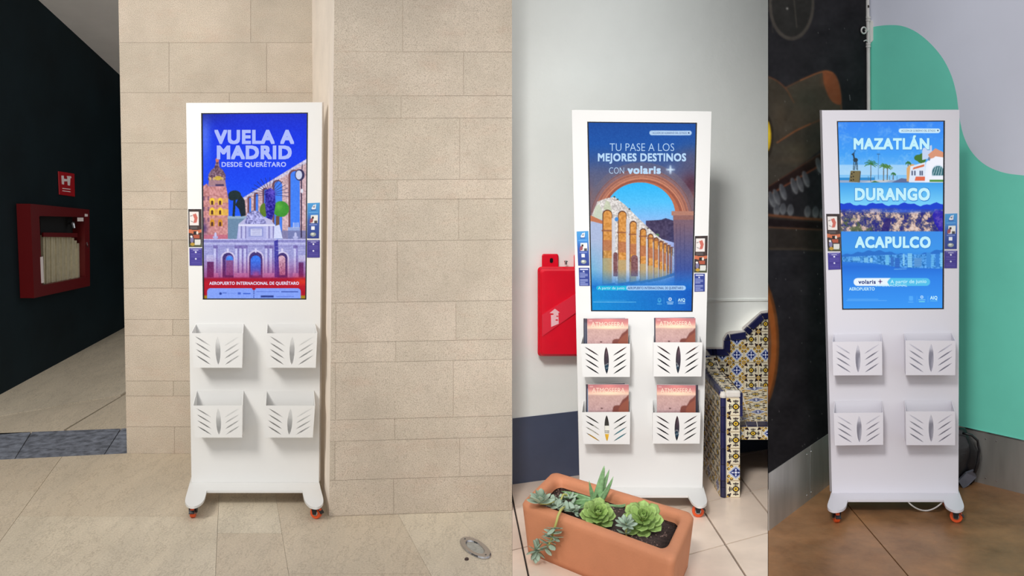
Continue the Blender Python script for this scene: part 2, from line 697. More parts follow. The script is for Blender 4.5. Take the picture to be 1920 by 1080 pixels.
def grid_quad(name, cv, quad, fn, mat, parent, step=None, unit=False, nx=None, ny=None):
    """a finely divided sheet over the four picture corners; fn turns a pixel into a place; colours come from cv"""
    q = [np.array(p, dtype=float) for p in quad]
    if nx is None:
        nx = int((q[1][0] - q[0][0]) * (step or 1.5))
        ny = int((q[3][1] - q[0][1]) * (step or 1.5))
    u, v = np.meshgrid(np.linspace(0, 1, nx + 1), np.linspace(0, 1, ny + 1))
    P = bil([p[None, None] for p in q], u[..., None], v[..., None])
    if unit:
        c = cv.sample(cv.x0 + u * (cv.x1 - cv.x0), cv.y0 + v * (cv.y1 - cv.y0))
    else:
        c = cv.sample(P[..., 0], P[..., 1])
    W = fn(P[..., 0], P[..., 1]).reshape(-1, 3)
    idx = np.arange((nx + 1) * (ny + 1)).reshape(ny + 1, nx + 1)
    f = np.stack([idx[:-1, :-1], idx[1:, :-1], idx[1:, 1:], idx[:-1, 1:]], -1).reshape(-1, 4)
    return mobj(name, W, f.tolist(), mat, parent, cols=lin_arr(c.reshape(-1, 3)))


def plane_fn(Y):
    return lambda px, py: np.stack([(px - CX) * Y / F, np.full_like(px, Y), H - (py - YH) * Y / F], -1)


# ------------------------------------------------------------------ lettering
_tc = {}


def text_mesh(s, bold):
    k = (s, bold)
    if k not in _tc:
        c = bpy.data.curves.new('lettering', 'FONT')
        c.body = s
        c.offset = min(bold, 0.0)
        c.space_character = 1.0 + max(bold, 0) * 2.2
        c.resolution_u = 3
        c.fill_mode = 'FRONT'
        o = bpy.data.objects.new('lettering', c)
        COL.objects.link(o)
        dg = bpy.context.evaluated_depsgraph_get()
        me = bpy.data.meshes.new_from_object(o.evaluated_get(dg))
        v = np.zeros(len(me.vertices) * 3)
        me.vertices.foreach_get('co', v)
        v = v.reshape(-1, 3)
        f = [tuple(p.vertices) for p in me.polygons]
        bpy.data.objects.remove(o, do_unlink=True)
        bpy.data.meshes.remove(me)
        bpy.data.curves.remove(c)
        if bold > 0:
            vs_, fs_ = [], []
            for q, (ax_, ay_) in enumerate(((1, 1), (1, 0), (1, -1), (0, -1), (-1, -1), (-1, 0), (-1, 1), (0, 1))):
                vs_.append(v + np.array([bold * 0.9 * ax_, bold * 0.9 * ay_, 0.0]))
                fs_ += [tuple(i + q * len(v) for i in p) for p in f]
            v, f = np.concatenate(vs_), fs_
        _tc[k] = (v, f)
    return _tc[k]


def lettering(s, x0, x1, ytop, ybase, fn, mat, parent, bold=0.0, slant=0.0, y2=0.0, name='lettering'):
    """s fitted between the columns x0 and x1, capitals from ytop down to ybase; y2 = drop of the right end"""
    v, f = text_mesh(s, bold)
    cap = text_mesh('H', bold)[0]
    c0, c1 = cap[:, 1].min(), cap[:, 1].max()
    lo, hi = v[:, 0].min(), v[:, 0].max()
    u = (v[:, 0] - lo) / (hi - lo)
    px = x0 + u * (x1 - x0)
    py = ybase + (v[:, 1] - c0) / (c1 - c0) * (ytop - ybase) + y2 * u
    W = fn(px, py)
    return mobj(name, W, f, mat, parent)


# ================================================================== THE SETTING
def structure(o, label=None):
    o['kind'] = 'structure'
    if label:
        o['label'] = label
    return o


K1440, K960 = (1440 - CX) / F, (960 - CX) / F
FRONT = 1.6
ZT = 2.75

# ---------------------------------------------------------------- left bay: stone walls
WL = Wall(G(238, 850), G(590, 850))
WR = Wall(G(617, 968), G(960, 957))


def slab_wall(wall, struct, rows, cuts, xl, xr, ref, proud=0.0028, gap=0.0008, mat='stone'):
    """stone slabs laid in courses; rows = joint rows in the picture, cuts = {row index: [columns]}"""
    for i in range(len(rows) - 1):
        za = wall.pt(ref, rows[i]).z - gap
        zb = wall.pt(ref, rows[i + 1]).z + gap
        if zb < 0:
            zb = 0.002
        xs = [None] + cuts.get(i, []) + [None]
        for k in range(len(xs) - 1):
            def X(j, z, sgn):
                py = YH + (H - z) * F / wall.pt(ref, YH).y
                if xs[j] is None:
                    x = xl(py) if j == 0 else xr(py)
                    return wall.ptz(x, z, proud)
                p = wall.ptz(xs[j], z, proud)
                return p + wall.d * sgn * gap * (1 if wall.d.x > 0 else -1)
            q = [X(k, za, 1), X(k + 1, za, -1), X(k + 1, zb, -1), X(k, zb, 1)]
            mb = MB().prism(q, -wall.n * (proud - 0.0005))
            mb.build('stone_slab', M[mat], struct)


xl1 = lambda py: 222 + 16 * py / 850
xr1 = lambda py: 585 + 5 * py / 850
mb = MB()
z_at = lambda py, Y: H - (py - YH) * Y / F
YLW = WL.A.y
zt0 = z_at(0, YLW)


def lean(xa, xb, yb, Y, z):
    """plan X of an edge that runs from column xa at the top row to column xb at row yb"""
    py = YH + (H - z) * F / Y
    return ((xa + (xb - xa) * py / yb) - CX) * Y / F


b0, t0 = 0.0, ZT
bot = [(lean(222, 238, 850, YLW, b0), YLW, b0), (-0.95, YLW, b0), (-0.95, YLW + 0.25, b0), (lean(222, 238, 850, YLW, b0), YLW + 0.25, b0)]
top = [(lean(222, 238, 850, YLW, t0), YLW, t0), (-0.95, YLW, t0), (-0.95, YLW + 0.25, t0), (lean(222, 238, 850, YLW, t0), YLW + 0.25, t0)]
wall_left = structure(MB().loft([bot, top]).build('wall_left', M['mortar']), 'speckled beige stone wall behind the kiosk beside the dark corridor')
rows = [-150, -60, -13, 80, 174, 268, 359, 392, 450, 540, 599, 629, 714, 742, 800, 850]
cuts = {2: [470], 3: [317, 500], 4: [430], 5: [520], 6: [320, 470], 7: [400], 8: [322], 9: [460], 10: [324], 11: [430], 12: [325, 480], 13: [410], 14: [327, 500]}
slab_wall(WL, wall_left, rows, cuts, xl1, xr1, 420)

YN, YF_ = WR.A.y, YLW
def pier_ring(z):
    return [(lean(627, 617, 968, YN, z), YN, z), tuple(WR.ptz(960, z)), (WR.ptz(960, 0).x * 6.3 / WR.ptz(960, 0).y, 6.3, z), (-0.9, 6.3, z), (lean(585, 590, 850, YF_, z), YF_ - 0.002, z)]


wall_pier = structure(fix_normals(mobj('wall_pier', pier_ring(0) + pier_ring(ZT),
    [[0, 1, 6, 5], [1, 2, 7, 6], [2, 3, 8, 7], [3, 4, 9, 8], [4, 0, 5, 9], [5, 6, 7, 8, 9], [4, 3, 2, 1, 0]],
    [M['mortar'], M['stone_pale']], fmats=[0, 0, 0, 0, 1, 0, 0])), 'projecting beige stone wall right of the first kiosk')
xl2 = lambda py: 627 - 10 * py / 968
xr2 = lambda py: 960
rows = [-170, -110, -20, 97, 180, 222, 338, 375, 453, 568, 642, 680, 787, 827, 900, 968]
cuts = {1: [700], 2: [755], 3: [869], 4: [752], 5: [634, 862], 6: [745], 7: [632, 860], 8: [745], 9: [630, 855], 10: [742], 11: [629, 850], 12: [740], 13: [628, 862], 14: [738, 953]}
slab_wall(WR, wall_pier, rows, cuts, xl2, xr2, 640)

# ---------------------------------------------------------------- left bay: corridor
DA, DB = G(0, 740), G(230, 616)
DW = Wall(DA, DB)
dd = (DB - DA).normalized()
P_ = DA - dd * 4.5
Q_ = DA + dd * 2.4
mb = MB().prism([P_, Q_, Q_ + Vector((0, 0, 3.4)), P_ + Vector((0, 0, 3.4))], -DW.n * 0.12)
structure(mb.build('wall_corridor', M['darkwall']), 'dark teal corridor wall with the hose cabinet')
E1, E2 = DW.pt(222, 138), DW.pt(72, 0)
sl = (E1.z - E2.z) / (E1.y - E2.y)
def soff(Y, x):
    return (x, Y, E2.z + sl * (Y - E2.y))
mb = MB().prism([soff(5.0, -3.6), soff(5.0, -2.5), soff(6.02, -2.5), soff(6.26, -1.2), soff(9.5, -1.2), soff(9.5, -3.5)], (0, 0, 0.1))
structure(mb.build('ceiling', M['soffit']), 'pale sloping soffit over the dark corridor')
mb = MB().box((-3.5, 9.35, 0), (-1.0, 9.45, 3.0))
structure(mb.build('wall_corridor_end', M['darkwall']))

# ---------------------------------------------------------------- floors
def floor_plate(name, polyxy, mat, z=-0.012, label=None):
    mb = MB().prism([(p[0], p[1], z) for p in polyxy], (0, 0, -0.05))
    return structure(mb.build(name, mat), label)


def bay_clip(poly, lo=None, hi=None, front=FRONT):
    if lo is not None:
        poly = clip(poly, -1, lo, 0)        # x >= lo*y
    if hi is not None:
        poly = clip(poly, 1, -hi, 0)        # x <= hi*y
    return clip(poly, 0, -1, -front)


big = [(-6, FRONT), (6, FRONT), (6, 9.5), (-6, 9.5)]
floor1 = floor_plate('floor_left', bay_clip([(-5.2, FRONT), (2, FRONT), (2, 9.4), (-5.2, 9.4)], None, K960), M['grout1'], label='stone slab floor of the left bay')
BIG1 = lambda y: [(-330 - 1.68 * (y - 860)), (112 - 0.73 * (y - 862)), (414 - 0.045 * (y - 860)), (505 + 0.167 * (y - 860)), (690 + 0.54 * (y - 860)), (770 + 0.83 * (y - 860)), (865 + 1.12 * (y - 860)), (960 + 1.4 * (y - 860))]
# rows: joint rows of each column of slabs
colrows = [[840, 921, 1040, 1260, 1700, 2400], [832, 968, 1150, 1500, 2400], [835, 1000, 1230, 1700, 2400], [835, 910, 1076, 1330, 1800, 2400],
           [940, 1140, 1440, 2400], [940, 1035, 1260, 1700, 2400], [940, 1090, 1400, 2400]]
GAPF = 0.0010
for c, rws in enumerate(colrows):
    for r in range(len(rws) - 1):
        ya, yb = rws[r], rws[r + 1]
        pts = [G(BIG1(ya)[c], ya), G(BIG1(ya)[c + 1], ya), G(BIG1(yb)[c + 1], yb), G(BIG1(yb)[c], yb)]
        ce = sum(pts, Vector()) / 4
        pts = [p + (ce - p).normalized() * GAPF * 1.4 for p in pts]
        poly = bay_clip([(p.x, p.y) for p in pts], None, K960)
        if c == 0 or c == 1:
            # stay in front of the slate strip
            A, B = G(0, 862), G(238, 850)
            nx, ny = (B.y - A.y), -(B.x - A.x)
            poly = clip(poly, -nx, -ny, -(nx * A.x + ny * A.y))
        if len(poly) < 3:
            continue
        MB().prism([(p[0], p[1], 0) for p in poly], (0, 0, -0.0115)).build('floor_slab', M['floor1'], floor1)
sx = [-190, 28, 196, 300]
for k in range(3):
    f = lambda x, y0, y1: y0 + (y1 - y0) * x / 238.0
    q = [G(sx[k] + 32, f(sx[k] + 32, 812, 803)), G(sx[k + 1] + 30, f(sx[k + 1] + 30, 812, 803)), G(sx[k + 1] - 1, f(sx[k + 1] - 1, 862, 850)), G(sx[k], f(sx[k], 862, 850))]
    q = [p + (sum(q, Vector()) / 4 - p).normalized() * 0.0012 for p in q]
    MB().prism(q, (0, 0, -0.0115)).build('slate_slab', M['slate'], floor1, plabel='dark slate threshold slab')
cor = [[(-520, 829), (120, 806), (228, 742), (-520, 742 + 70)], [(124, 806), (330, 799), (330, 680), (232, 741)], [(-700, 810), (226, 740), (330, 676), (330, 560), (-700, 560)]]
for q in cor:
    pts = [G(*p) for p in q]
    pts = [Vector((max(p.x, -3.45), p.y, 0)) for p in pts]
    pts = [p + (sum(pts, Vector()) / len(pts) - p).normalized() * 0.002 for p in pts]
    MB().prism(pts, (0, 0, -0.0115)).build('floor_slab', M['floor1'], floor1)

# middle bay
W2 = Wall(G(960, 908), G(1440, 842))
floor2 = floor_plate('floor_middle', bay_clip(clip([(-2, FRONT), (3, FRONT), (3, 6.4), (-2, 6.4)], 0, 1, 6.3), K960, K1440), M['grout2'], label='beige tiled floor of the middle bay')
P0, PB, PA = G(1311, 945), G(1408, 921), G(1360, 1021)
eB, eA = PB - P0, PA - P0
gw = 0.0046
for i in range(-7, 8):
    for j in range(-4, 10):
        o = P0 + eB * i + eA * j
        ub, ua = eB.normalized() * gw, eA.normalized() * gw
        q = [o + ub + ua, o + eB - ub + ua, o + eB + eA - ub - ua, o + eA + ub - ua]
        poly = bay_clip([(p.x, p.y) for p in q], K960 + 0.0002, K1440 - 0.0002)
        # in front of the plaster wall
        A, n = W2.A, W2.n
        poly = clip(poly, -n.x, -n.y, -(n.x * A.x + n.y * A.y))
        if len(poly) < 3:
            continue
        ar = abs(sum(poly[k][0] * poly[(k + 1) % len(poly)][1] - poly[(k + 1) % len(poly)][0] * poly[k][1] for k in range(len(poly)))) / 2
        if ar < 1e-4:
            continue
        MB().prism([(p[0], p[1], 0) for p in poly], (0, 0, -0.0115)).build('floor_tile', M['tile2'], floor2)

a0, a1 = W2.ptz(952, 0), W2.ptz(1441, 0)
up = Vector((0, 0, ZT))
wall_middle = structure(MB().prism([a0, a1, a1 + up, a0 + up], -W2.n * 0.12).build('wall_middle', M['plaster']), 'grey white plaster wall behind the middle kiosk')
b0_, b1_ = W2.ptz(961, 0), W2.ptz(1439, 0)
zb = Vector((0, 0, 0.311))
MB().prism([b0_, b1_, b1_ + zb, b0_ + zb], W2.n * 0.003).build('paint_band', M['navy_paint'], wall_middle, plabel='dark navy painted band along the foot of the wall')
q = [W2.pt(1325, 561), W2.pt(1439, 560), W2.pt(1439, 564), W2.pt(1325, 565)]
MB().prism(q, W2.n * 0.006).build('plaster_ridge', M['plaster'], wall_middle)

# right bay
C3 = G(1628, 852)
WM = Wall(G(1440, 995), C3)
WG = Wall(C3, G(1920, 926))
pA = G(1440, 995)
ring = lambda z: [(pA.x, pA.y, z), (C3.x, C3.y, z), (C3.x + 0.1, 6.5, z), (K1440 * 6.5, 6.5, z)]
wall_mural = structure(MB().loft([ring(0), ring(ZT)]).build('wall_mural', M['black']), 'black mural wall with a painted skeletal figure')
floor3 = floor_plate('floor_right', bay_clip([(-1, FRONT), (5, FRONT), (5, 6.3), (-1, 6.3)], K1440, None), M['groove'], label='brown stained concrete floor of the right bay')
ja, jb = G(1572, 926), G(1703, 1080)
jd = (jb - ja).normalized()
jn = Vector((jd.y, -jd.x, 0))
for sgn in (1, -1):
    poly = bay_clip([(-1, FRONT), (5, FRONT), (5, 6.2), (-1, 6.2)], K1440 + 0.0002, None)
    cst = jn.dot(ja)
    poly = clip(poly, sgn * jn.x, sgn * jn.y, sgn * cst - 0.0028)
    MB().prism([(p[0], p[1], 0) for p in poly], (0, 0, -0.0115)).build('floor_slab', M['floor3'], floor3)

# the painted wall: lilac above, green below one curved edge
gcurve = [(1628, 53), (1645, 49), (1668, 47), (1692, 49), (1718, 60), (1745, 82), (1768, 110), (1784, 142), (1793, 175), (1797, 205), (1801, 232), (1808, 258), (1820, 282), (1838, 302), (1860, 316), (1888, 325), (1920, 329), (2500, 333)]
gcurve = smooth_line(gcurve[:-1], 5) + [gcurve[-1]]
T = lambda p: WG.pt(*p)
zfoot = lambda x: WG.ptz(x, 0)
vt, ft, fm = [], [], []
def add_poly(pts, mi):
    n0 = len(vt)
    vt.extend(pts)
    for t in tessellate_polygon([[Vector((p.x, p.z, 0)) for p in pts]]):
        ft.append([n0 + k for k in t])
        fm.append(mi)
g3 = [T(p) for p in gcurve]
add_poly(g3 + [zfoot(2500), zfoot(1628)], 1)
add_poly([WG.ptz(1628, ZT), WG.ptz(2500, ZT)] + g3[::-1], 0)
n0 = len(vt)
back = [WG.ptz(1628, 0, -0.1), WG.ptz(2500, 0, -0.1), WG.ptz(2500, ZT, -0.1), WG.ptz(1628, ZT, -0.1)]
vt.extend(back)
ft.append([n0, n0 + 1, n0 + 2, n0 + 3])
fm.append(0)
wall_right = structure(mobj('wall_right', vt, ft, [M['lilac'], M['green']], fmats=fm), 'lilac grey wall with a curved green painted field')

# steel kick plates
zk = 0.243
def kick(wall, xs, name):
    root = None
    for k in range(len(xs) - 1):
        a, b = wall.ptz(xs[k] + (0.6 if k else 0), 0), wall.ptz(xs[k + 1] - 0.6, 0)
        mbk = MB().prism([a, b, b + Vector((0, 0, zk)), a + Vector((0, 0, zk))], wall.n * 0.004)
        if root is None:
            root = structure(mbk.build(name, M['steel']))
        else:
            mbk.build('steel_panel', M['steel'], root)
    return root
bl = kick(WM, [1440.2, 1517, 1626], 'baseboard_left')
bl['label'] = 'brushed steel kick plate under the black mural'
br = kick(WG, [1629, 1760, 2140, 2500], 'baseboard_right')
br['label'] = 'brushed steel kick plate under the green wall'
for wall, root, xs in ((WM, bl, (1513, 1521)), (WG, br, (1848, 1868))):
    for x in xs:
        for z in (0.03, 0.215):
            MB().lathe(wall.ptz(x, z, 0.004), wall.n, [(0.0035, 0), (0.003, 0.0015), (0.0, 0.002)], 8).build('rivet', M['chrome'], root)
a, b = WG.ptz(1629, zk, 0), WG.ptz(2500, zk, 0)
MB().prism([a, b, b + Vector((0, 0, 0.006)), a + Vector((0, 0, 0.006))], WG.n * 0.006).build('trim_strip', M['chrome'], br)

# ---------------------------------------------------------------- mural painting (flat paint on the black wall)
cv = Canvas(1438, -10, 1632, 925, 1.0, (34, 32, 35))
n = cv.noise(26, 3)
cv.a += ((n - 0.5) * 10)[..., None]
# wheel / hoop at the top
cv.ell(1484, 8, 43, 68, (72, 66, 60), 0.9)
cv.ell(1484, 4, 38, 65, (40, 38, 36))
cv.line([(1488, -10), (1494, 52)], 1.2, (84, 78, 70))
cv.line([(1446, -10), (1449, 62)], 1.0, (70, 64, 58))
cv.ell(1476, 16, 2, 2, (150, 146, 140))
# hat: crown and brim
brown, edge = (66, 58, 48), (112, 68, 44)
cv.poly(smooth_line([(1470, 166), (1500, 150), (1530, 137), (1548, 132), (1562, 136), (1572, 152), (1577, 178), (1577, 225), (1540, 232), (1500, 250), (1462, 266), (1466, 210)], 4), brown)
cv.poly(smooth_line([(1542, 134), (1552, 133), (1564, 138), (1572, 155), (1577, 180), (1576, 196), (1562, 192), (1552, 178), (1545, 158)], 4), (122, 68, 42))
cv.line(smooth_line([(1468, 167), (1500, 151), (1530, 138), (1548, 133), (1562, 137), (1572, 153), (1577, 180), (1577, 205)], 4), 2.5, edge, 0.6)
cv.poly(smooth_line([(1438, 143), (1455, 150), (1475, 168), (1489, 192), (1480, 218), (1460, 262), (1452, 280), (1438, 290)], 4), (60, 53, 44))
cv.line(smooth_line([(1438, 143), (1456, 151), (1474, 167), (1489, 193)], 4), 3, edge, 0.6)
cv.poly([(1438, 300), (1448, 276), (1462, 264), (1500, 240), (1540, 222), (1590, 208), (1590, 240), (1545, 276), (1500, 310), (1438, 352)], (58, 52, 44))
cv.line([(1456, 268), (1500, 241), (1540, 224), (1590, 210)], 3, edge, 0.55)
cv.glow(1512, 185, 36, 28, (52, 54, 44), 0.6)
cv.glow(1462, 220, 16, 40, (76, 64, 50), 0.6)
cv.glow(1540, 255, 40, 12, (46, 44, 38), 0.6)
cv.glow(1490, 280, 40, 14, (80, 72, 56), 0.5)
# jaw: two dark bands with brown edges
cv.poly([(1438, 352), (1500, 312), (1545, 284), (1590, 256), (1590, 276), (1545, 304), (1500, 330), (1438, 366)], (34, 20, 18))
cv.line([(1438, 368), (1500, 332), (1545, 306), (1590, 278)], 3, (110, 58, 36), 0.9)
cv.line([(1438, 352), (1500, 312), (1545, 284), (1590, 256)], 2, (100, 60, 40), 0.6)
# yellow eye
cv.ell(1438, 256, 12, 40, (40, 32, 24))
cv.ell(1437, 255, 9, 30, (196, 160, 30))
cv.ell(1434, 254, 8, 25, (226, 196, 50))
# teeth
def tooth(x, y, rx, ry, rot):
    cv.ell(x, y, rx, ry, (104, 104, 106), 0.9, rot)
    cv.ell(x + 0.8, y - 2, rx * 0.74, ry * 0.86, (66, 66, 70), 0.9, rot)
    cv.glow(x, y + ry * 0.4, rx, ry * 0.5, (120, 120, 122), 0.5)
for x, y in ((1447, 374), (1456, 370), (1468, 360), (1489, 349), (1500, 345), (1511, 336), (1536, 311), (1546, 300)):
    tooth(x, y, 5.6, 16, -0.3)
for x, y in ((1456, 394), (1468, 392), (1482, 394), (1514, 397), (1529, 398), (1543, 402)):
    tooth(x, y, 6, 11, 0.05)
# lower jaw
cv.poly([(1438, 402), (1500, 408), (1560, 412), (1560, 470), (1500, 466), (1438, 466)], (44, 38, 34))
cv.line([(1438, 403), (1500, 409), (1560, 413)], 5, (104, 62, 40), 0.9)
cv.poly([(1438, 410), (1560, 419), (1560, 430), (1438, 424)], (28, 18, 18))
cv.line([(1438, 426), (1500, 429), (1560, 432)], 2.5, (96, 62, 42), 0.8)
cv.line([(1438, 467), (1500, 467), (1560, 471)], 4, (66, 56, 46), 0.8)
# orange round shape low left
cv.ell(1400, 646, 61, 150, (96, 56, 26))
cv.ell(1398, 646, 58, 144, (142, 78, 34))
cv.ell(1390, 646, 56, 132, (98, 66, 46))
cv.ell(1384, 646, 52, 122, (80, 62, 54))
cv.glow(1490, 300, 50, 10, (84, 70, 54), 0.45)
cv.glow(1548, 150, 10, 14, (150, 84, 50), 0.4)
cv.line([(1500, 151), (1530, 138), (1548, 133), (1562, 137)], 2.0, (160, 92, 52), 0.7)
cv.line([(1456, 268), (1490, 246), (1520, 232)], 2.0, (150, 86, 50), 0.7)
cv.blur(3)
nb = (cv.noise(5, 8) - 0.5) * 7 + (cv.noise(18, 9) - 0.5) * 8
cv.a += nb[..., None]
rr = np.random.default_rng(4)
for _ in range(46):
    x, y = rr.uniform(1440, 1626), rr.uniform(0, 860)
    cv.ell(x, y, 0.6, rr.uniform(0.6, 1.6), (120, 118, 116), 0.8)
cv.line([(1593, 178), (1594, 188)], 0.9, (150, 150, 150))


def wall_fn(wall, off):
    def fn(px, py):
        A = wall.A + wall.n * off
        k = (px - CX) / F
        t = (k * A.y - A.x) / (wall.d.x - k * wall.d.y)
        Y = A.y + t * wall.d.y
        return np.stack([k * Y, Y, H - (py - YH) * Y / F], -1)
    return fn


grid_quad('mural_painting', cv, [(1440.3, -8), (1626, -8), (1626, 804), (1440.3, 918)], wall_fn(WM, 0.0015), M['mural'], wall_mural, nx=190, ny=560)
# ================================================================== THE KIOSKS
ZP = 0.07                                   # top of the base plate


# ---------------------------------------------------------------- screen pictures
def screen_madrid():
    c = Canvas(374, 209, 580, 565, 1.6)
    c.vgrad([(209, (22, 44, 200)), (260, (10, 52, 232)), (340, (14, 70, 244)), (450, (40, 110, 250)), (565, (60, 90, 220))])
    c.glow(384, 255, 14, 60, (120, 150, 250), 0.55)  # reflection on the glass, painted into the picture as a pale smear
    c.glow(376, 212, 60, 22, (16, 30, 120), 0.5)
    # aqueduct
    st = c.poly([(578, 296), (455, 371), (455, 449), (578, 449)], (206, 172, 178))
    c.poly([(578, 296), (455, 371), (455, 376), (578, 304)], (206, 205, 235), 0.8)
    c.grain(st, 34, 2.2, 5)
    for x0, x1, tp in ((543, 561, 320), (513, 528, 339), (494, 501, 354), (478, 483, 363), (466, 470, 370)):
        c.arch(x0 - 2, x1 + 1, tp - 2, 449, (112, 72, 82))
        c.arch(x0 + 1.5, x1 + 1, tp + 1, 449, (64, 128, 246))
    c.rect(540, 426, 562, 449, (150, 170, 222))
    for x in range(550, 560, 3):
        c.line([(x, 417), (x, 427)], 1, (230, 232, 244))
    c.rect(520, 432, 578, 448, (112, 116, 168), 0.8)
    # clock lamp
    c.line([(565, 334), (565, 446)], 2.2, (34, 28, 66))
    c.ell(562, 328, 9, 11, (46, 44, 86))
    c.ell(560.5, 328, 6, 8.5, (206, 212, 236))
    c.line([(567, 308), (566, 320)], 1.5, (70, 60, 90))
    c.ell(566, 358, 2.5, 4, (220, 224, 240))
    # lit corner tower
    m = c.poly([(376, 352), (388, 344), (390, 349), (424, 349), (428, 372), (430, 450), (376, 450)], (204, 140, 140))
    c.grain(m, 30, 2.5, 8)
    for y0, y1, col in ((372, 380, (226, 170, 96)), (392, 404, (236, 190, 60)), (408, 412, (214, 150, 120))):
        c.rect(392, y0, 428, y1, col, 0.7)
    for y in (378, 396, 418):
        for x in (397, 412):
            c.arch(x - 3, x + 5, y - 7, y + 6, (248, 206, 60) if y < 410 else (214, 150, 40))
            c.arch(x - 1.5, x + 3, y - 2, y + 6, (92, 50, 40))
    for x in (381, 389):
        for y in (368, 388, 408):
            c.rect(x, y, x + 3.5, y + 8, (110, 74, 110), 0.7)
    c.poly([(390, 349), (392, 336), (422, 336), (424, 349)], (170, 130, 140))
    c.rect(404, 345, 420, 349, (80, 62, 100))
    dome = [(390, 338), (391, 327), (396, 319), (402, 314), (405, 303), (410, 303), (412, 314), (418, 319), (423, 328), (423, 338)]
    m = c.poly(dome, (122, 92, 110))
    c.grain(m, 46, 2.0, 9)
    c.ell(409, 334, 7, 4, (232, 200, 60), 0.8)
    for x in (394, 401, 417):
        c.ell(x, 335, 2.2, 3, (226, 190, 120), 0.8)
    c.poly([(405, 304), (404, 299), (407, 295), (411, 299), (410, 304)], (214, 120, 92))
    c.rect(376, 440, 430, 450, (196, 104, 130), 0.8)
    c.glow(382, 428, 9, 14, (60, 46, 110), 0.8)
    # bronze bear and tree on a plinth
    c.rect(427, 406, 463, 450, (108, 138, 168))
    c.rect(427, 405, 463, 410, (150, 176, 200))
    c.ell(440, 366, 12, 9, (24, 44, 48))
    c.ell(436, 370, 8, 6, (24, 44, 48))
    c.line([(440, 370), (438, 406)], 4.5, (22, 40, 46))
    c.poly([(446, 374), (452, 366), (459, 376), (461, 404), (452, 406), (448, 392), (441, 384)], (22, 36, 44))
    # feathered dancer and clipped trees
    c.ell(495, 394, 8, 13, (92, 124, 38))
    c.ell(527, 392, 15, 15, (62, 148, 48))
    c.glow(522, 387, 9, 9, (104, 186, 66), 0.8)
    c.rect(517, 405, 524, 424, (110, 80, 60))
    for a in range(-8, 189, 14):
        t = math.radians(a)
        c.line([(506, 364), (506 + 36 * math.cos(t), 364 - 32 * math.sin(t))], 0.9, (36, 34, 84), 0.9)
    m = c.poly([(497, 358), (507, 352), (515, 358), (517, 380), (514, 400), (508, 416), (500, 410), (497, 384)], (50, 40, 160))
    c.grain(m, 50, 2, 12)
    c.glow(510, 361, 7, 7, (130, 110, 240), 0.7)
    # monumental gate
    W1, W2_, SH = (196, 196, 238), (158, 158, 214), (104, 92, 170)
    m = c.poly([(379, 449), (445, 449), (445, 445), (515, 445), (520, 449), (577, 449), (577, 524), (379, 524)], W2_)
    for y, col in ((449, W1), (452, (120, 116, 186)), (457, W1)):
        c.rect(379, y - 1, 577, y + 1, col, 0.9)
    c.poly([(444, 449), (447, 422), (462, 408), (470, 398), (482, 396), (492, 406), (508, 413), (515, 424), (517, 449)], (176, 178, 230))
    c.poly([(450, 424), (447, 420), (462, 408), (470, 397), (482, 395), (492, 405), (508, 412), (514, 420), (511, 424)], (188, 186, 226))
    c.rect(447, 421, 516, 424, (228, 228, 250))
    c.rect(466, 426, 494, 444, (150, 156, 214))
    c.rect(470, 429, 491, 442, (206, 210, 242))
    for k in range(4):
        c.line([(472, 431 + 3 * k), (489, 431 + 3 * k)], 0.7, (150, 150, 200))
    for x in (447, 455, 499, 507):
        c.rect(x, 424, x + 6, 447, W1)
        c.rect(x + 4.5, 424, x + 6.5, 447, (120, 116, 176))
    mm = c.poly([(458, 420), (464, 400), (474, 395), (486, 396), (496, 410), (500, 420)], (150, 150, 206))
    c.grain(mm, 70, 2.2, 14)
    for x0, x1, tp in ((467, 492, 472), (417, 438, 474), (520, 539, 474)):
        c.arch(x0 - 3, x1 + 3, tp - 3, 521, (206, 198, 232))
        c.arch(x0, x1, tp, 521, (66, 48, 116))
    c.arch(470, 489, 479, 516, (48, 122, 246))
    c.arch(423, 438, 478, 516, (118, 112, 196))
    c.arch(424, 437, 480, 488, (60, 140, 246))
    mm = c.arch(521, 535, 479, 516, (196, 156, 176))
    c.grain(mm, 40, 2, 3)
    mm = c.rect(424, 488, 437, 516, (136, 90, 140), 0.8)
    c.glow(480, 514, 9, 7, (180, 120, 190), 0.8)
    for x in (401, 441, 449, 457, 497, 506, 551):
        c.rect(x, 461, x + 6.5, 520, W1)
        c.rect(x + 4.4, 461, x + 6.8, 520, SH, 0.8)
        c.rect(x - 1, 460, x + 7.5, 466, (120, 108, 176))
        c.rect(x - 2, 512, x + 8.5, 521, (210, 180, 226))
    c.rect(387, 478, 400, 490, (188, 186, 228))
    c.rect(560, 478, 574, 490, (188, 186, 228))
    c.rect(388, 491, 401, 520, (96, 48, 108))
    c.rect(560, 492, 569, 520, (92, 44, 110))
    c.poly([(514, 452), (521, 449), (524, 520), (515, 520)], (40, 36, 150), 0.8)
    c.poly([(513, 447), (515, 424), (524, 421), (530, 447)], (212, 218, 250))
    gm = ((c.Y > 447) & (c.Y < 522)).astype(float)
    c.grain(gm, 16, 1.6, 44)
    for x in (404, 554):
        c.ell(x, 445, 5, 3, (178, 180, 226))
        c.ell(x, 440, 2.2, 4.5, (196, 198, 238))
    for x0, x1 in ((380, 398), (412, 440), (466, 494), (517, 545), (558, 576)):
        c.line([(x0, 462), (x1, 462)], 1.0, (128, 122, 190), 0.8)
        c.line([(x0, 469), (x1, 469)], 0.8, (206, 206, 244), 0.8)
    for x in (427, 479.5, 529):
        c.poly([(x - 2, 466), (x + 2, 466), (x + 1.3, 474), (x - 1.3, 474)], (216, 212, 244))
    # red wash towards the foot
    al = np.clip((c.Y - 478) / 48, 0, 1) ** 1.3
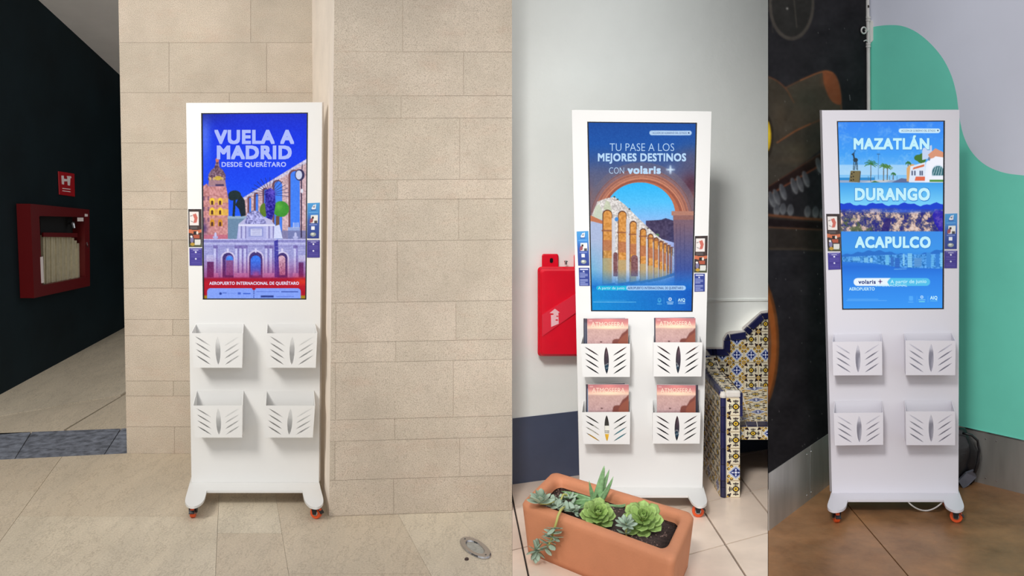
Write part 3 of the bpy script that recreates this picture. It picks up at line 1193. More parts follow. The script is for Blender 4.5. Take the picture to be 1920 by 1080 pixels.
    c.blend(al * 0.66, (150, 8, 70))
    c.vgrad([(520, (150, 10, 50)), (530, (186, 8, 34)), (565, (170, 6, 34))], np.clip((c.Y - 519) / 4, 0, 1))
    c.glow(566, 528, 22, 9, (226, 60, 30), 0.8)
    c.rect(374, 554, 578, 566, (166, 128, 20))
    c.rrect(388.5, 540.5, 564, 575, 6, (132, 162, 248))
    c.ell(476, 540.5, 3.4, 3.4, (178, 10, 36))
    for y in (546, 549.7, 553.4, 557):
        c.ell(476, y, 1.0, 1.0, (24, 40, 130))
    c.ell(413.5, 550.5, 2.4, 2.4, (30, 60, 150))
    c.line([(417, 549.5), (425, 549.5)], 1.0, (50, 80, 180))
    c.line([(427, 550), (443, 550)], 0.7, (100, 132, 226))
    c.rect(446, 548, 451.5, 552, (64, 96, 200))
    c.line([(456, 550.5), (470, 550.5)], 2.0, (40, 80, 196), 0.9)
    c.line([(481, 546.8), (524, 546.8)], 1.1, (84, 112, 214))
    c.line([(527, 547), (559, 547)], 1.8, (34, 58, 156))
    c.rect(489, 554, 513, 557.6, (42, 62, 140))
    c.line([(517, 556), (551, 556)], 0.9, (84, 112, 214))
    c.grain(np.ones_like(c.X), 7, 1.6, 77)
    return c


def screen_aqueduct():
    c = Canvas(1098, 224, 1310, 588, 1.6)
    c.vgrad([(224, (16, 74, 158)), (270, (20, 84, 170)), (300, (52, 86, 150)), (330, (96, 96, 128)), (370, (150, 104, 92)), (588, (30, 90, 180))])
    c.glow(1296, 300, 34, 36, (92, 86, 112), 0.7)
    c.glow(1296, 345, 22, 26, (84, 44, 62), 0.9)
    c.glow(1120, 345, 24, 34, (84, 96, 130), 0.6)
    # ring of the near arch
    cx, cy = 1203, 412
    for rx, ry, col, al in ((106, 108, (112, 104, 122), .55), (96, 96, (148, 108, 108), .75), (90, 88, (176, 112, 92), .9), (83, 82, (202, 132, 104), 1), (78, 76, (150, 84, 66), .9), (73, 72, (190, 110, 78), 1)):
        c.ell(cx, cy, rx, ry, col, al)
    for rx, ry in ((95, 94), (86, 85), (81, 80)):
        pts = [(cx + rx * math.cos(t), cy - ry * math.sin(t)) for t in np.linspace(0.1, 3.0, 40)]
        c.line(pts, 0.8, (98, 58, 54), 0.7)
    # opening: sky and ground
    op = [(1126, 545)] + [(cx - 1 - 68 * math.cos(t), 412 - 70 * math.sin(t)) for t in np.linspace(-0.1, math.pi, 36)] + [(1262, 545)]
    op = [(1134, 545), (1134, 400)] + [(1200 - 66 * math.cos(t), 402 - 60 * math.sin(t)) for t in np.linspace(0, math.pi, 36)] + [(1264, 545)]
    m = c.poly(op, None)
    c.vgrad([(340, (40, 184, 250)), (380, (84, 196, 252)), (420, (150, 190, 246)), (460, (190, 198, 240)), (500, (150, 176, 226)), (545, (110, 150, 214))], m)
    # dark house
    c.poly([(1211, 414), (1240, 412), (1248, 409), (1264, 414), (1264, 455), (1230, 445), (1211, 432)], (62, 56, 90))
    mm = c.poly([(1211, 414), (1264, 414), (1264, 455), (1211, 434)], (70, 60, 92))
    c.grain(mm, 18, 3, 4)
    c.ell(1232, 441, 4, 3, (90, 140, 80), 0.8)
    # the aqueduct running away
    wall = [(1107, 410), (1120, 378), (1136, 372), (1152, 369), (1172, 384), (1200, 412), (1230, 440), (1264, 466), (1264, 520), (1200, 528), (1128, 536), (1107, 536)]
    mm = c.poly(wall, (216, 210, 206))
    c.grain(mm, 46, 2.0, 6)
    c.poly([(1107, 420), (1120, 392), (1131, 404), (1130, 536), (1107, 536)], (176, 190, 222))
    c.poly([(1112, 408), (1116, 388), (1124, 382), (1129, 396), (1130, 412)], (206, 214, 190), 0.9)
    c.poly([(1131, 392), (1136, 376), (1142, 378), (1148, 396), (1146, 400)], (196, 206, 170), 0.7)
    arches = [(1131, 1147, 395), (1160, 1174, 397), (1182, 1193, 416), (1201, 1211, 430), (1216, 1224, 440), (1227, 1234, 447), (1237, 1242, 453), (1245, 1249, 458), (1252, 1255, 461), (1258, 1260, 465)]
    for k, (x0, x1, tp) in enumerate(arches):
        bt = 534 - k * 2.2
        c.arch(x0 - 1.5, x1 + 1, tp - 2, bt, (92, 52, 40))
        mm = c.arch(x0, x1, tp, bt, (216, 148, 72))
        c.grain(mm, 26, 2.5, 20 + k)
        mid = 450 + k * 3.5
        c.rect(x0 - 1, mid, x1 + 1, mid + 20, (176, 104, 82), 0.6)
        c.rect(x0 - 3, mid - 19, x1 + 3, mid - 16, (140, 84, 60), 0.7)
        c.rect(x0 - 1, mid + 34, x1 + 2, bt, (186, 168, 126), 0.8)
        c.rect(x1, tp + 14, x1 + max(2.5, 7 - k), bt, (214, 214, 222), 0.85)
        c.poly([(x0 - 3, bt), (x1 + 6, bt - 4), (x1 + 9, bt), (x0, bt + 5)], (70, 112, 150), 0.85)
    for x0, x1, tp in ((1150, 1158, 473), (1183, 1196, 478)):
        mm = c.arch(x0, x1, tp, 518, (132, 88, 90))
        c.grain(mm, 22, 2.2, 3)
    c.ell(1156, 411, 3.5, 4, (60, 140, 220), 0.9)
    for x, y in ((1152, 369), (1158, 374), (1180, 392), (1215, 428)):
        c.ell(x, y, 2.0, 1.6, (70, 60, 50), 0.8)
    # near pillars
    m = c.poly([(1262, 398), (1310, 396), (1310, 545), (1266, 545)], (126, 98, 112))
    for x in (1268, 1275, 1283):
        c.line([(x, 420), (x + 1, 545)], 1.2, (96, 72, 92), 0.8)
    c.rect(1259, 396, 1308, 404, (182, 128, 110))
    c.rect(1262, 404, 1308, 412, (150, 104, 98))
    c.poly([(1098, 404), (1108, 404), (1130, 414), (1130, 420), (1098, 412)], (196, 120, 84))
    # blue wash
    al = np.clip((c.Y - 420) / 130, 0, 1)
    side = np.clip((c.X - 1246) / 24, 0, 1)
    c.blend(al * side * 0.9, (16, 74, 188))
    left = np.clip((1150 - c.X) / 45, 0, 1)
    c.blend(np.clip((c.Y - 450) / 90, 0, 1) * left * 0.72, (30, 170, 220))
    c.vgrad([(515, (50, 130, 214)), (540, (10, 110, 206)), (588, (6, 116, 204))], np.clip((c.Y - 505) / 34, 0, 1) * 0.9)
    bl = np.clip((c.Y - 536) / 10, 0, 1)
    c.blend(bl * np.clip((1250 - c.X) / 150, 0, 1) * 0.75, (10, 154, 222))
    c.blend(bl * np.clip((c.X - 1250) / 60, 0, 1) * 0.6, (8, 72, 180))
    c.rrect(1118, 536, 1180, 544.2, 4, (20, 190, 226), 0.9)
    c.rrect(1174, 535.6, 1286, 544.2, 4.2, (164, 206, 248))
    c.poly([(1172, 535.6), (1174, 540), (1172, 544.2), (1168, 544.2), (1168, 535.6)], (20, 190, 226))
    c.rrect(1217.5, 244.8, 1297, 253.6, 4.4, (178, 208, 240))
    c.ell(1291.5, 249.3, 1.4, 1.4, (20, 40, 90))
    c.line([(1117, 563), (1175, 563)], 0.8, (90, 180, 236), 0.9)
    c.line([(1112, 566.3), (1193, 566.3)], 0.9, (130, 204, 244), 0.9)
    for x in (1245, 1267):
        c.line([(x, 558), (x, 570)], 0.6, (110, 170, 230), 0.8)
    c.ell(1236.5, 563, 3.6, 4.4, (70, 170, 226), 0.9)
    c.ell(1236.5, 562, 1.6, 2.2, (20, 110, 200))
    c.line([(1232, 570), (1241, 570)], 1.1, (90, 180, 236))
    c.ell(1256.5, 561, 3.2, 3.2, (214, 232, 250))
    c.ell(1256.5, 561, 1.4, 1.4, (14, 90, 196))
    c.line([(1250, 566.5), (1263, 566.5)], 1.2, (190, 220, 248))
    c.line([(1251, 569.6), (1262, 569.6)], 1.8, (160, 202, 244))
    c.line([(1271, 566.5), (1285, 566.5)], 0.7, (190, 220, 248))
    c.line([(1271, 569), (1285, 569)], 1.1, (150, 200, 244))
    c.glow(1257, 318, 9, 9, (160, 190, 226), 0.5)
    for dx, dy, a in ((0, 0, 1), (3.4, 0, .8), (-3.4, 0, .8), (0, 3.4, .8), (0, -3.4, .8), (6.6, 0, .5), (-6.6, 0, .5), (0, 6.6, .5), (0, -6.6, .5)):
        c.rect(1257 + dx - 1.8, 318 + dy - 1.8, 1257 + dx + 1.8, 318 + dy + 1.8, (206, 226, 246), a)
    c.grain(np.ones_like(c.X), 6, 1.6, 78)
    return c


def screen_coast():
    c = Canvas(1566, 222, 1776, 585, 1.6)
    c.vgrad([(222, (52, 132, 244)), (290, (66, 160, 246)), (330, (130, 196, 246)), (343, (150, 206, 246))])
    n = c.noise(12, 4) * 0.4 + c.noise(5, 6) * 0.3 + c.noise(2.2, 7) * 0.3
    al = np.clip((n - 0.52) * 3, 0, 1) * np.clip((c.Y - 225) / 10, 0, 1) * (c.Y < 325)
    c.blend(al * 0.3, (190, 226, 250))
    c.rect(1566, 309, 1776, 328, (196, 226, 248), 0.6)
    # sea, promenade
    c.rect(1566, 333, 1640, 342, (50, 140, 206))
    c.rect(1566, 338, 1776, 343, (150, 170, 200))
    c.poly([(1670, 343), (1690, 334), (1706, 336), (1716, 343)], (96, 110, 150))
    c.poly([(1615, 342), (1640, 338), (1672, 337), (1660, 342)], (196, 200, 206))
    c.poly([(1632, 342), (1640, 339), (1650, 342)], (60, 110, 50))
    # sculpture on a pierced block
    c.poly([(1592, 341), (1595, 320), (1613, 320), (1611, 342)], (120, 108, 72))
    c.poly([(1611, 342), (1613, 320), (1614, 322), (1612, 342)], (52, 48, 50))
    for x, y in ((1597, 326), (1601, 323), (1596, 332), (1600, 331), (1596, 338), (1600, 337)):
        c.ell(x, y, 1.3, 1.3, (40, 34, 28))
    for a, b in (((1601, 303), (1600, 319)), ((1604, 304), (1602, 319)), ((1607, 303), (1608, 319)), ((1605, 300), (1606, 318))):
        c.line([a, b], 1.2, (40, 58, 70))
    c.ell(1604, 300, 4.5, 4, (44, 62, 74))
    c.line([(1602, 299), (1600, 289)], 3, (40, 62, 80))
    c.line([(1597, 290), (1602, 287)], 2.2, (40, 62, 80))
    c.line([(1600, 288), (1604, 282)], 1.0, (40, 62, 80))
    # palms
    def palm(x, y, b, r, col=(52, 116, 62)):
        c.line([(x, y), (x - 0.5, b)], 1.4, (92, 84, 70))
        for k, a in enumerate(range(-28, 212, 20)):
            t = math.radians(a)
            q = 0.75 + 0.3 * ((k * 7) % 5) / 4
            c.line([(x, y), (x + r * q * 0.6 * math.cos(t), y - r * q * 0.6 * math.sin(t)), (x + r * q * math.cos(t), y - r * q * 0.62 * math.sin(t) + 2.2)], 1.1, tuple(v_ + 14 * (k % 3 - 1) for v_ in col))
    palm(1633, 308, 340, 14)
    palm(1657, 312, 339, 10, (72, 128, 70))
    palm(1664, 314, 338, 10, (82, 130, 60))
    palm(1675, 326, 337, 5)
    c.line([(1647, 289), (1647, 336)], 0.9, (70, 120, 170))
    c.line([(1644, 289), (1650, 289)], 1.6, (60, 110, 160))
    for x in (1628, 1640, 1668, 1682):
        c.line([(x, 330), (x, 338)], 0.8, (70, 120, 150))
    # white houses
    c.poly([(1700, 315), (1707, 308), (1714, 308), (1714, 340), (1700, 340)], (220, 170, 110))
    for x, y in ((1722, 296), (1731, 293), (1728, 300)):
        c.ell(x, y, 8, 6, (66, 116, 50))
    palm(1703, 306, 312, 6)
    c.poly([(1707, 312), (1735, 304), (1735, 342), (1704, 342)], (222, 232, 248))
    c.poly([(1713, 314), (1733, 308), (1733, 312), (1711, 318)], (214, 110, 66))
    c.poly([(1717, 331), (1734, 331), (1737, 339), (1715, 339)], (222, 106, 76))
    for x in (1709, 1714, 1724, 1728):
        c.rect(x, 320, x + 2.5, 329, (70, 80, 110))
    c.poly([(1734, 342), (1736, 305), (1744, 297), (1771, 292), (1774, 342)], (236, 240, 252))
    c.poly([(1729, 300), (1729, 279), (1736, 276), (1747, 272), (1748, 296)], (196, 212, 242))
    c.poly([(1740, 290), (1754, 278), (1774, 288), (1774, 296), (1756, 294), (1744, 298)], (216, 150, 120))
    c.poly([(1744, 302), (1754, 293), (1774, 296), (1774, 340), (1740, 340), (1740, 312)], (240, 242, 252))
    c.ell(1742, 298, 2.2, 3.5, (110, 130, 160))
    c.arch(1747, 1771, 309, 330, (206, 220, 236))
    c.arch(1748, 1770, 311, 329, (58, 110, 120))
    for k in range(5):
        c.line([(1749 + k * 5, 329), (1755 + k * 4, 312)], 0.9, (206, 226, 236))
    c.rect(1743, 337, 1774, 341, (80, 140, 60))
    # Durango sky and canyon
    m = np.clip((c.Y - 342.2) * 2, 0, 1)
    c.vgrad([(342, (60, 158, 236)), (382, (120, 206, 248)), (400, (120, 206, 248))], m)
    ridge = [(1566, 384)] + [(x, 383 + 2.4 * math.sin(x * 0.11) + 1.6 * math.sin(x * 0.31 + 1)) for x in range(1570, 1777, 6)] + [(1776, 440), (1566, 440)]
    c.poly(ridge, (24, 66, 206))
    m = c.poly([(1566, 390), (1776, 388), (1776, 436), (1566, 436)], None)
    n = c.noise(9, 21) * 0.4 + c.noise(4, 22) * 0.3 + c.noise(1.8, 23) * 0.3
    d = np.clip((c.Y - 388 - 5 * c.noise(14, 41)) / 9, 0, 1)
    lower = np.clip((c.Y - 404) / 14, 0, 1)
    c.blend(m * d * 0.85, (96, 88, 104))
    c.blend(m * np.clip((n - 0.47) * 9, 0, 1) * d * 0.95, (204, 172, 156))
    c.blend(m * np.clip((n - 0.60) * 9, 0, 1) * d * 0.8, (236, 214, 204))
    c.blend(m * np.clip((0.43 - n) * 9, 0, 1) * d * 0.85, (30, 30, 130))
    g = c.noise(11, 25) * 0.6 + c.noise(3, 26) * 0.4
    c.blend(m * np.clip((g - 0.47) * 6, 0, 1) * lower * np.clip((1690 - c.X) / 50, 0, 1) * 0.85, (76, 92, 60))
    c.poly([(1652, 434), (1656, 420), (1662, 410), (1668, 408), (1671, 414), (1668, 424), (1666, 434)], (34, 24, 110), 0.85)
    c.poly([(1748, 402), (1754, 394), (1772, 396), (1772, 434), (1762, 434), (1752, 418)], (36, 22, 190), 0.7)
    c.glow(1690, 396, 60, 4, (60, 110, 226), 0.7)
    # Acapulco bay
    m = np.clip((c.Y - 433.6) * 2, 0, 1)
    c.vgrad([(434, (58, 140, 232)), (470, (60, 150, 234)), (500, (34, 110, 216)), (520, (44, 130, 232)), (585, (60, 156, 248))], m)
    c.poly([(1566, 478)] + [(x, 474 + 4 * math.sin(x * 0.045) - 4 * max(0, (x - 1720) / 50) + 1.5 * math.sin(x * 0.3)) for x in range(1568, 1777, 4)] + [(1776, 500), (1566, 490)], (40, 112, 202))
    mm = c.poly([(1574, 482), (1660, 478), (1776, 476), (1776, 504), (1690, 502), (1640, 494), (1574, 490)], (66, 142, 216))
    c.grain(mm, 50, 2.0, 31)
    for x, y0, wd, hh, col in ((1660, 478, 7, 18, (110, 190, 236)), (1670, 482, 6, 16, (50, 110, 196)), (1678, 484, 9, 18, (44, 104, 196)), (1693, 476, 3, 22, (140, 206, 242)),
                               (1702, 475, 8, 26, (128, 198, 240)), (1714, 484, 14, 16, (90, 150, 210)), (1737, 474, 8, 27, (60, 140, 220)), (1746, 478, 5, 22, (100, 180, 236)),
                               (1754, 476, 7, 24, (50, 128, 214)), (1763, 474, 5, 26, (120, 196, 240)), (1631, 484, 5, 8, (150, 210, 240)), (1620, 483, 8, 9, (120, 190, 236)), (1599, 483, 14, 6, (110, 184, 234))):
        c.rect(x, y0, x + wd, y0 + hh, col)
        for k in range(int(hh / 4)):
            c.line([(x, y0 + 2 + 4 * k), (x + wd, y0 + 2 + 4 * k)], 0.6, (60, 130, 210), 0.6)
    c.line([(1676, 505), (1700, 504)], 1.2, (130, 196, 240), 0.7)
    c.rrect(1600.5, 521.5, 1744, 536, 7, (84, 192, 236))
    c.rrect(1600.5, 521.5, 1668, 536, 7, (236, 246, 254))
    c.poly([(1661, 521.5), (1670, 521.5), (1664, 526), (1663, 531), (1668, 536), (1661, 536)], (236, 246, 254))
    c.poly([(1671, 521.5), (1666, 525), (1663.5, 529), (1666, 533), (1671, 536)], (84, 192, 236))
    c.line([(1650.5, 524), (1650.5, 532)], 1.2, (60, 40, 90))
    c.line([(1646.5, 528), (1654.5, 528)], 1.2, (60, 40, 90))
    c.ell(1650.5, 528, 1.8, 1.8, (90, 50, 120))
    c.rrect(1685, 241, 1763, 249.4, 4.2, (206, 236, 250))
    c.ell(1758.5, 244.8, 1.4, 1.4, (20, 40, 90))
    c.line([(1589, 561), (1647, 561)], 0.8, (130, 196, 250), 0.9)
    c.line([(1587, 563.6), (1663, 563.6)], 0.8, (130, 196, 250), 0.9)
    for x in (1719, 1740):
        c.line([(x, 555), (x, 567)], 0.5, (110, 186, 250), 0.8)
    c.rrect(1704, 555, 1712, 564, 2, (84, 172, 250), 0.9)
    c.line([(1703, 566.5), (1713, 566.5)], 1.0, (110, 190, 252))
    c.ell(1728.5, 557, 2.9, 2.9, (190, 226, 254))
    c.ell(1728.5, 557, 1.3, 1.3, (50, 140, 240))
    c.line([(1722, 562), (1735, 562)], 1.0, (140, 210, 240))
    c.line([(1723, 565.6), (1734, 565.6)], 1.4, (120, 220, 230))
    c.line([(1744, 564), (1758, 564)], 0.9, (120, 210, 236))
    return c


LT = {
    'm1': emis('lettering_lavender', (176, 190, 252)),
    'm2': emis('lettering_white', (224, 230, 254)),
    'q1': emis('lettering_sky', (188, 220, 250)),
    'navy': emis('lettering_navy', (24, 44, 120)),
    'cyan': emis('lettering_pale_cyan', (196, 240, 252)),
    'shadow': emis('lettering_shadow', (54, 134, 210)),
}


def flyer_canvas(kind):
    c = Canvas(0, 0, 24, 70, 3)
    if kind == 'dark':
        c.a[:] = (40, 38, 40)
        c.blend(c.noise(5, 2) * 0.4, (120, 60, 44))
        c.rect(2, 5, 19, 30, (222, 214, 210))
        c.poly([(8, 10), (14, 8), (17, 16), (15, 25), (9, 26), (11, 18)], (190, 100, 88))
        c.line([(3, 13), (8, 12)], 1.2, (110, 100, 100))
        c.line([(4, 22), (9, 24)], 1.0, (90, 90, 90))
        c.poly([(0, 37), (9, 39), (24, 38), (24, 43), (12, 46), (0, 44)], (206, 112, 76), 0.9)
        c.rect(3, 32, 16, 37, (84, 76, 76))
        c.rect(9, 41, 15, 48, (30, 26, 30))
        c.ell(16, 44, 2, 3, (216, 206, 196))
        c.poly([(8, 48), (20, 47), (20, 54), (10, 54)], (176, 84, 60), 0.9)
        c.ell(6, 57, 3, 6, (120, 116, 150))
        c.ell(5, 51, 2, 2, (226, 222, 220))
        c.rect(11, 56, 22, 67, (206, 206, 200))
        c.rect(0, 64, 24, 70, (74, 84, 52), 0.7)
        c.ell(7, 65, 4, 3, (206, 160, 50), 0.8)
        c.rect(11, 57, 21, 66, (206, 206, 200))
    elif kind == 'blue':
        c.vgrad([(0, (70, 150, 206)), (20, (60, 130, 200)), (36, (52, 84, 160)), (70, (44, 58, 130))])
        c.poly([(8, 10), (12, 4), (17, 3), (16, 12), (9, 13)], (226, 226, 232))
        c.poly([(10, 8), (15, 5), (14, 10)], (110, 116, 130))
        c.rect(7, 13, 17, 15, (40, 80, 150))
        c.line([(3, 19), (21, 19)], 0.9, (150, 200, 236), 0.8)
        c.rect(7, 24, 21, 40, (228, 226, 220))
        c.poly([(5, 33), (10, 28), (12, 32), (11, 38), (5, 40)], (150, 80, 90))
        c.rect(14, 35, 20, 40, (70, 70, 74))
        c.rect(9, 27, 13, 31, (60, 44, 48))
        c.line([(4, 43), (20, 43)], 1.2, (160, 170, 220), 0.8)
        c.rect(8, 46, 15, 53, (230, 230, 236))
        c.ell(12, 62, 6, 4, (150, 158, 150))
        c.ell(11, 61, 3, 2, (214, 216, 206))
    return c


def card_canvas(stripes):
    c = Canvas(0, 0, 24, 34, 3, (62, 52, 136))
    c.line([(2, 2), (22, 2)], 1.4, (150, 150, 200), 0.9)
    c.line([(7, 4), (17, 4)], 1.0, (214, 214, 236), 0.9)
    if stripes:
        c.a[:] = (46, 62, 136)
        c.line([(3, 3), (21, 3)], 2.4, (214, 216, 236))
        c.ell(11, 7, 2, 1.2, (214, 216, 236))
        for k, y in enumerate((10, 12.5, 15, 17.5, 22.5, 25, 27.5, 30, 32)):
            c.line([(2, y), (20 if k % 3 else 14, y)], 1.3, (150, 160, 206), 0.85)
    else:
        c.ell(12, 8, 1.6, 1.6, (226, 226, 240))
        c.ell(12, 21, 1.6, 1.6, (214, 214, 236))
        for y in (6, 11, 13.5, 17, 25, 28, 31):
            c.line([(3, y), (21, y)], 0.8, (104, 96, 176), 0.9)
    return c


FLY = {'dark': flyer_canvas('dark'), 'blue': flyer_canvas('blue'), 'card': card_canvas(False), 'cards': card_canvas(True)}


def slotted_panel(quad, off):
    """front of a brochure pocket with eight slanted slits and one upright lens cut through it"""
    def lens(cu, cv_, du, dv, wd, n):
        L = math.hypot(du, dv * 0.68)
        out = []
        for k in range(n):
            t = k / (n - 1) * 2 - 1
            out.append((t, wd * (1 - t * t) ** 0.75))
        pts = [(t, w_) for t, w_ in out] + [(t, -w_) for t, w_ in out[::-1][1:-1]]
        px_, py_ = -dv * 0.68 / L, du / L
        return [(cu + du * t + px_ * w_, cv_ + dv * t + py_ * w_ / 0.68) for t, w_ in pts]
    holes = []
    for k in range(4):
        dv = 0.185 * k
        holes.append(lens(0.215, 0.225 + dv, 0.145, 0.137, 0.015, 7))
        holes.append(lens(0.790, 0.225 + dv, 0.145, -0.137, 0.015, 7))
    holes.append(lens(0.512, 0.505, 0.0, 0.41, 0.050, 13))
    outer = [(0, 0), (1, 0), (1, 1), (0, 1)]
    loops = [outer] + holes
    flat = [p for l in loops for p in l]
    tris = tessellate_polygon([[Vector((p[0], p[1], 0)) for p in l] for l in loops])
    v = [bil(quad, *p) for p in flat]
    n = len(v)
    v += [p + Vector(off) for p in v]
    f = [list(t) for t in tris] + [[i + n for i in reversed(t)] for t in tris]
    b = 0
    for l in loops:
        for i in range(len(l)):
            j = (i + 1) % len(l)
            f.append([b + j, b + i, b + n + i, b + n + j])
        b += len(l)
    return v, f


def caster(root, x, y, turn, size=0.0265):
    ax = Vector((math.cos(turn), math.sin(turn), 0))        # axle
    fw = Vector((-math.sin(turn), math.cos(turn), 0))
    c = Vector((x, y, size))
    R = size
    wl = MB().lathe(c - ax * 0.010, ax, [(R * 0.55, 0), (R * 0.93, 0), (R, 0.003), (R, 0.017), (R * 0.93, 0.02), (R * 0.55, 0.02), (R * 0.55, 0)], 22).build('caster_wheel', M['orange'], root, smooth=False)
    MB().lathe(c - ax * 0.0125, ax, [(0.0, 0), (0.006, 0), (R * 0.55, 0.003), (R * 0.55, 0.022), (0.006, 0.025), (0.0, 0.025)], 12).build('hub', M['chrome'], wl)
    mb = MB()
    zt = ZP - 0.012
    for s in (-1, 1):
        p = c + ax * s * 0.0145
        a = [p + fw * 0.008 - Vector((0, 0, 0.006)), p - fw * 0.008 - Vector((0, 0, 0.006)), Vector((p.x, p.y, 0)) - fw * 0.016 + Vector((0, 0, zt)), Vector((p.x, p.y, 0)) + fw * 0.016 + Vector((0, 0, zt))]
        mb.prism(a, ax * s * 0.0025)
    q = [c + ax * 0.017 + fw * 0.018, c - ax * 0.017 + fw * 0.018, c - ax * 0.017 - fw * 0.018, c + ax * 0.017 - fw * 0.018]
    q = [Vector((p.x, p.y, zt - 0.003)) for p in q]
    mb.prism(q, (0, 0, 0.003))
    # brake plate over the wheel
    q = [c + ax * 0.012 - fw * 0.006, c - ax * 0.012 - fw * 0.006, c - ax * 0.012 - fw * (R + 0.006), c + ax * 0.012 - fw * (R + 0.006)]
    q = [Vector((p.x, p.y, z)) for p, z in zip(q, (zt - 0.004, zt - 0.004, size * 0.95, size * 0.95))]
    mb.prism(q, (0, 0, 0.003))
    mb.build('caster_fork', M['fork'], root)


def kiosk(label, body, screen, pockets, foot, flyers, art, text, white, casters, yplate):
    D = (H - ZP) * F / (yplate - YH)
    base = GY((body[2][0] + body[3][0]) / 2, D, 0)
    root = thing('display_kiosk', label, 'kiosk', base, 'white display kiosks')
    o4 = [U(x, y, D) for x, y in body]
    o4[2].z = o4[3].z = ZP + 0.0005
    i4 = [U(x, y, D) for x, y in screen]
    TH = 0.042
    dep = Vector((0, TH, 0))
    rec = Vector((0, 0.012, 0))
    v = o4 + i4 + [p + dep for p in o4] + [p + rec for p in i4]
    f = [[0, 1, 5, 4], [1, 2, 6, 5], [2, 3, 7, 6], [3, 0, 4, 7], [0, 8, 9, 1], [1, 9, 10, 2], [2, 10, 11, 3], [3, 11, 8, 0], [11, 10, 9, 8], [4, 5, 13, 12], [5, 6, 14, 13], [6, 7, 15, 14], [7, 4, 12, 15], [12, 13, 14, 15]]
    bd = fix_normals(mobj('cabinet_body', v, f, white, root))
    # screen: dark rim and the lit picture on it
    sc_ = Vector((0, 0.0115, 0))
    qo = [p + Vector((0, 0.002, 0)) for p in i4]
    ins = []
    cxm = sum((p for p in i4), Vector()) / 4
    px2m = D / F
    for p in i4:
        ins.append(Vector((p.x + (2.4 if p.x < cxm.x else -2.4) * px2m, p.y, p.z + (2.0 if p.z < cxm.z else -2.0) * px2m)))
    mb = MB()
    for k in range(4):
        j = (k + 1) % 4
        mb.prism([i4[k] + Vector((0, .003, 0)), i4[j] + Vector((0, .003, 0)), ins[j] + Vector((0, .003, 0)), ins[k] + Vector((0, .003, 0))], (0, 0.008, 0))
    scr = mb.build('screen', M['bezel'], root, plabel='lit screen in a thin black bezel')
    Ys = D + 0.006
    sq = []
    for (x, y), p in zip(screen, ins):
        sq.append((CX + p.x * F / D, YH + (H - p.z) * F / D))
    grid_quad('screen_picture', art, sq, plane_fn(Ys), M['screen'], scr, step=1.15)
    fn = plane_fn(Ys - 0.0012)
    for t in text:
        lettering(t[0], t[1], t[2], t[3], t[4], fn if len(t) < 9 else plane_fn(Ys - 0.0012 + t[8]), LT[t[5]], scr, bold=t[6] if len(t) > 6 else 0, y2=t[7] if len(t) > 7 else 0)
    # stickers beside the screen
    for kind, q in flyers:
        st = kind.startswith('card')
        q3 = [U(x, y, D - 0.0006) for x, y in q]
        nm = 'info_card' if st else 'flyer'
        b_ = MB().prism(q3, (0, -0.0012, 0)).build(nm, M['paper'], root, plabel='small dark blue information card' if st else ('dark printed flyer' if kind == 'dark' else 'blue printed flyer'))
        q2 = q
        if st:
            q2 = q
        grid_quad('print', FLY[kind], q2, plane_fn(D - 0.0022), M['print'], b_, unit=True, nx=36, ny=64 if not st else 40)
    # brochure pockets
    for fq, bk in pockets:
        Yf = D - 0.09
        q = [U(x, y, Yf) for x, y in fq]
        bt = [U(x, y, D - 0.001) for x, y in bk]
        for a, b in ((0, 0), (1, 1)):
            bt[b].x = bt[b].x * 0.8 + q[a].x * 0.2
        bb = [Vector((bt[1].x + (q[2].x - q[1].x) * 0.6, D - 0.001, q[2].z)), Vector((bt[0].x + (q[3].x - q[0].x) * 0.6, D - 0.001, q[3].z))]
        t_ = 0.0022
        mb = MB()
        e_ = Vector((0, t_, 0))
        mb.prism([q[0] + e_, q[3] + e_, bb[1], bt[0]], (t_, 0, 0))
        mb.prism([q[1] + e_, q[2] + e_, bb[0], bt[1]], (-t_, 0, 0))
        ix = Vector((t_, 0, 0))
        mb.prism([q[3] + e_ + ix, q[2] + e_ - ix, bb[0] - ix, bb[1] + ix], (0, 0, t_))
        mb.prism([bt[0], bt[1], bb[0], bb[1]], (0, -t_, 0))
        pk = mb.build('brochure_pocket', white, root)
        v, f = slotted_panel(q, (0, t_, 0))
        fix_normals(mobj('slotted_panel', v, f, white, pk))
    # base plate with two rounded front feet
    out = [G(x, y, ZP) for x, y in foot]
    xs = [p.x for p in out]
    rear = [Vector((o4[2].x - 0.004, D + 0.055, ZP)), Vector((o4[3].x + 0.004, D + 0.055, ZP))]
    ring = out + rear
    mb = MB()
    n0 = len(ring)
    tris = tessellate_polygon([[Vector((p.x, p.y, 0)) for p in ring]])
    dn = Vector((0, 0, -0.010))
    mb.v = [p.copy() for p in ring] + [p + dn for p in ring]
    mb.f = [list(t) for t in tris] + [[k + n0 for k in reversed(t)] for t in tris] + [[(k + 1) % n0, k, n0 + k, n0 + (k + 1) % n0] for k in range(n0)]
    mb.build('base_plate', white, root)
    for x, y, turn in casters:
        p = G(x, y, ZP - 0.01)
        caster(root, p.x, p.y, turn)
    for s in (0.07, 0.93):
        caster(root, rear[0].x * (1 - s) + rear[1].x * s, D + 0.025, 0.4)
    BASE[root.name + '_D'] = D
    return root, D


def foot_outline(pl, pr):
    """left foot points from the body corner outwards to the bar, then the right foot mirrored order"""
    return smooth_line(pl, 4) + smooth_line(pr, 4)[::-1]


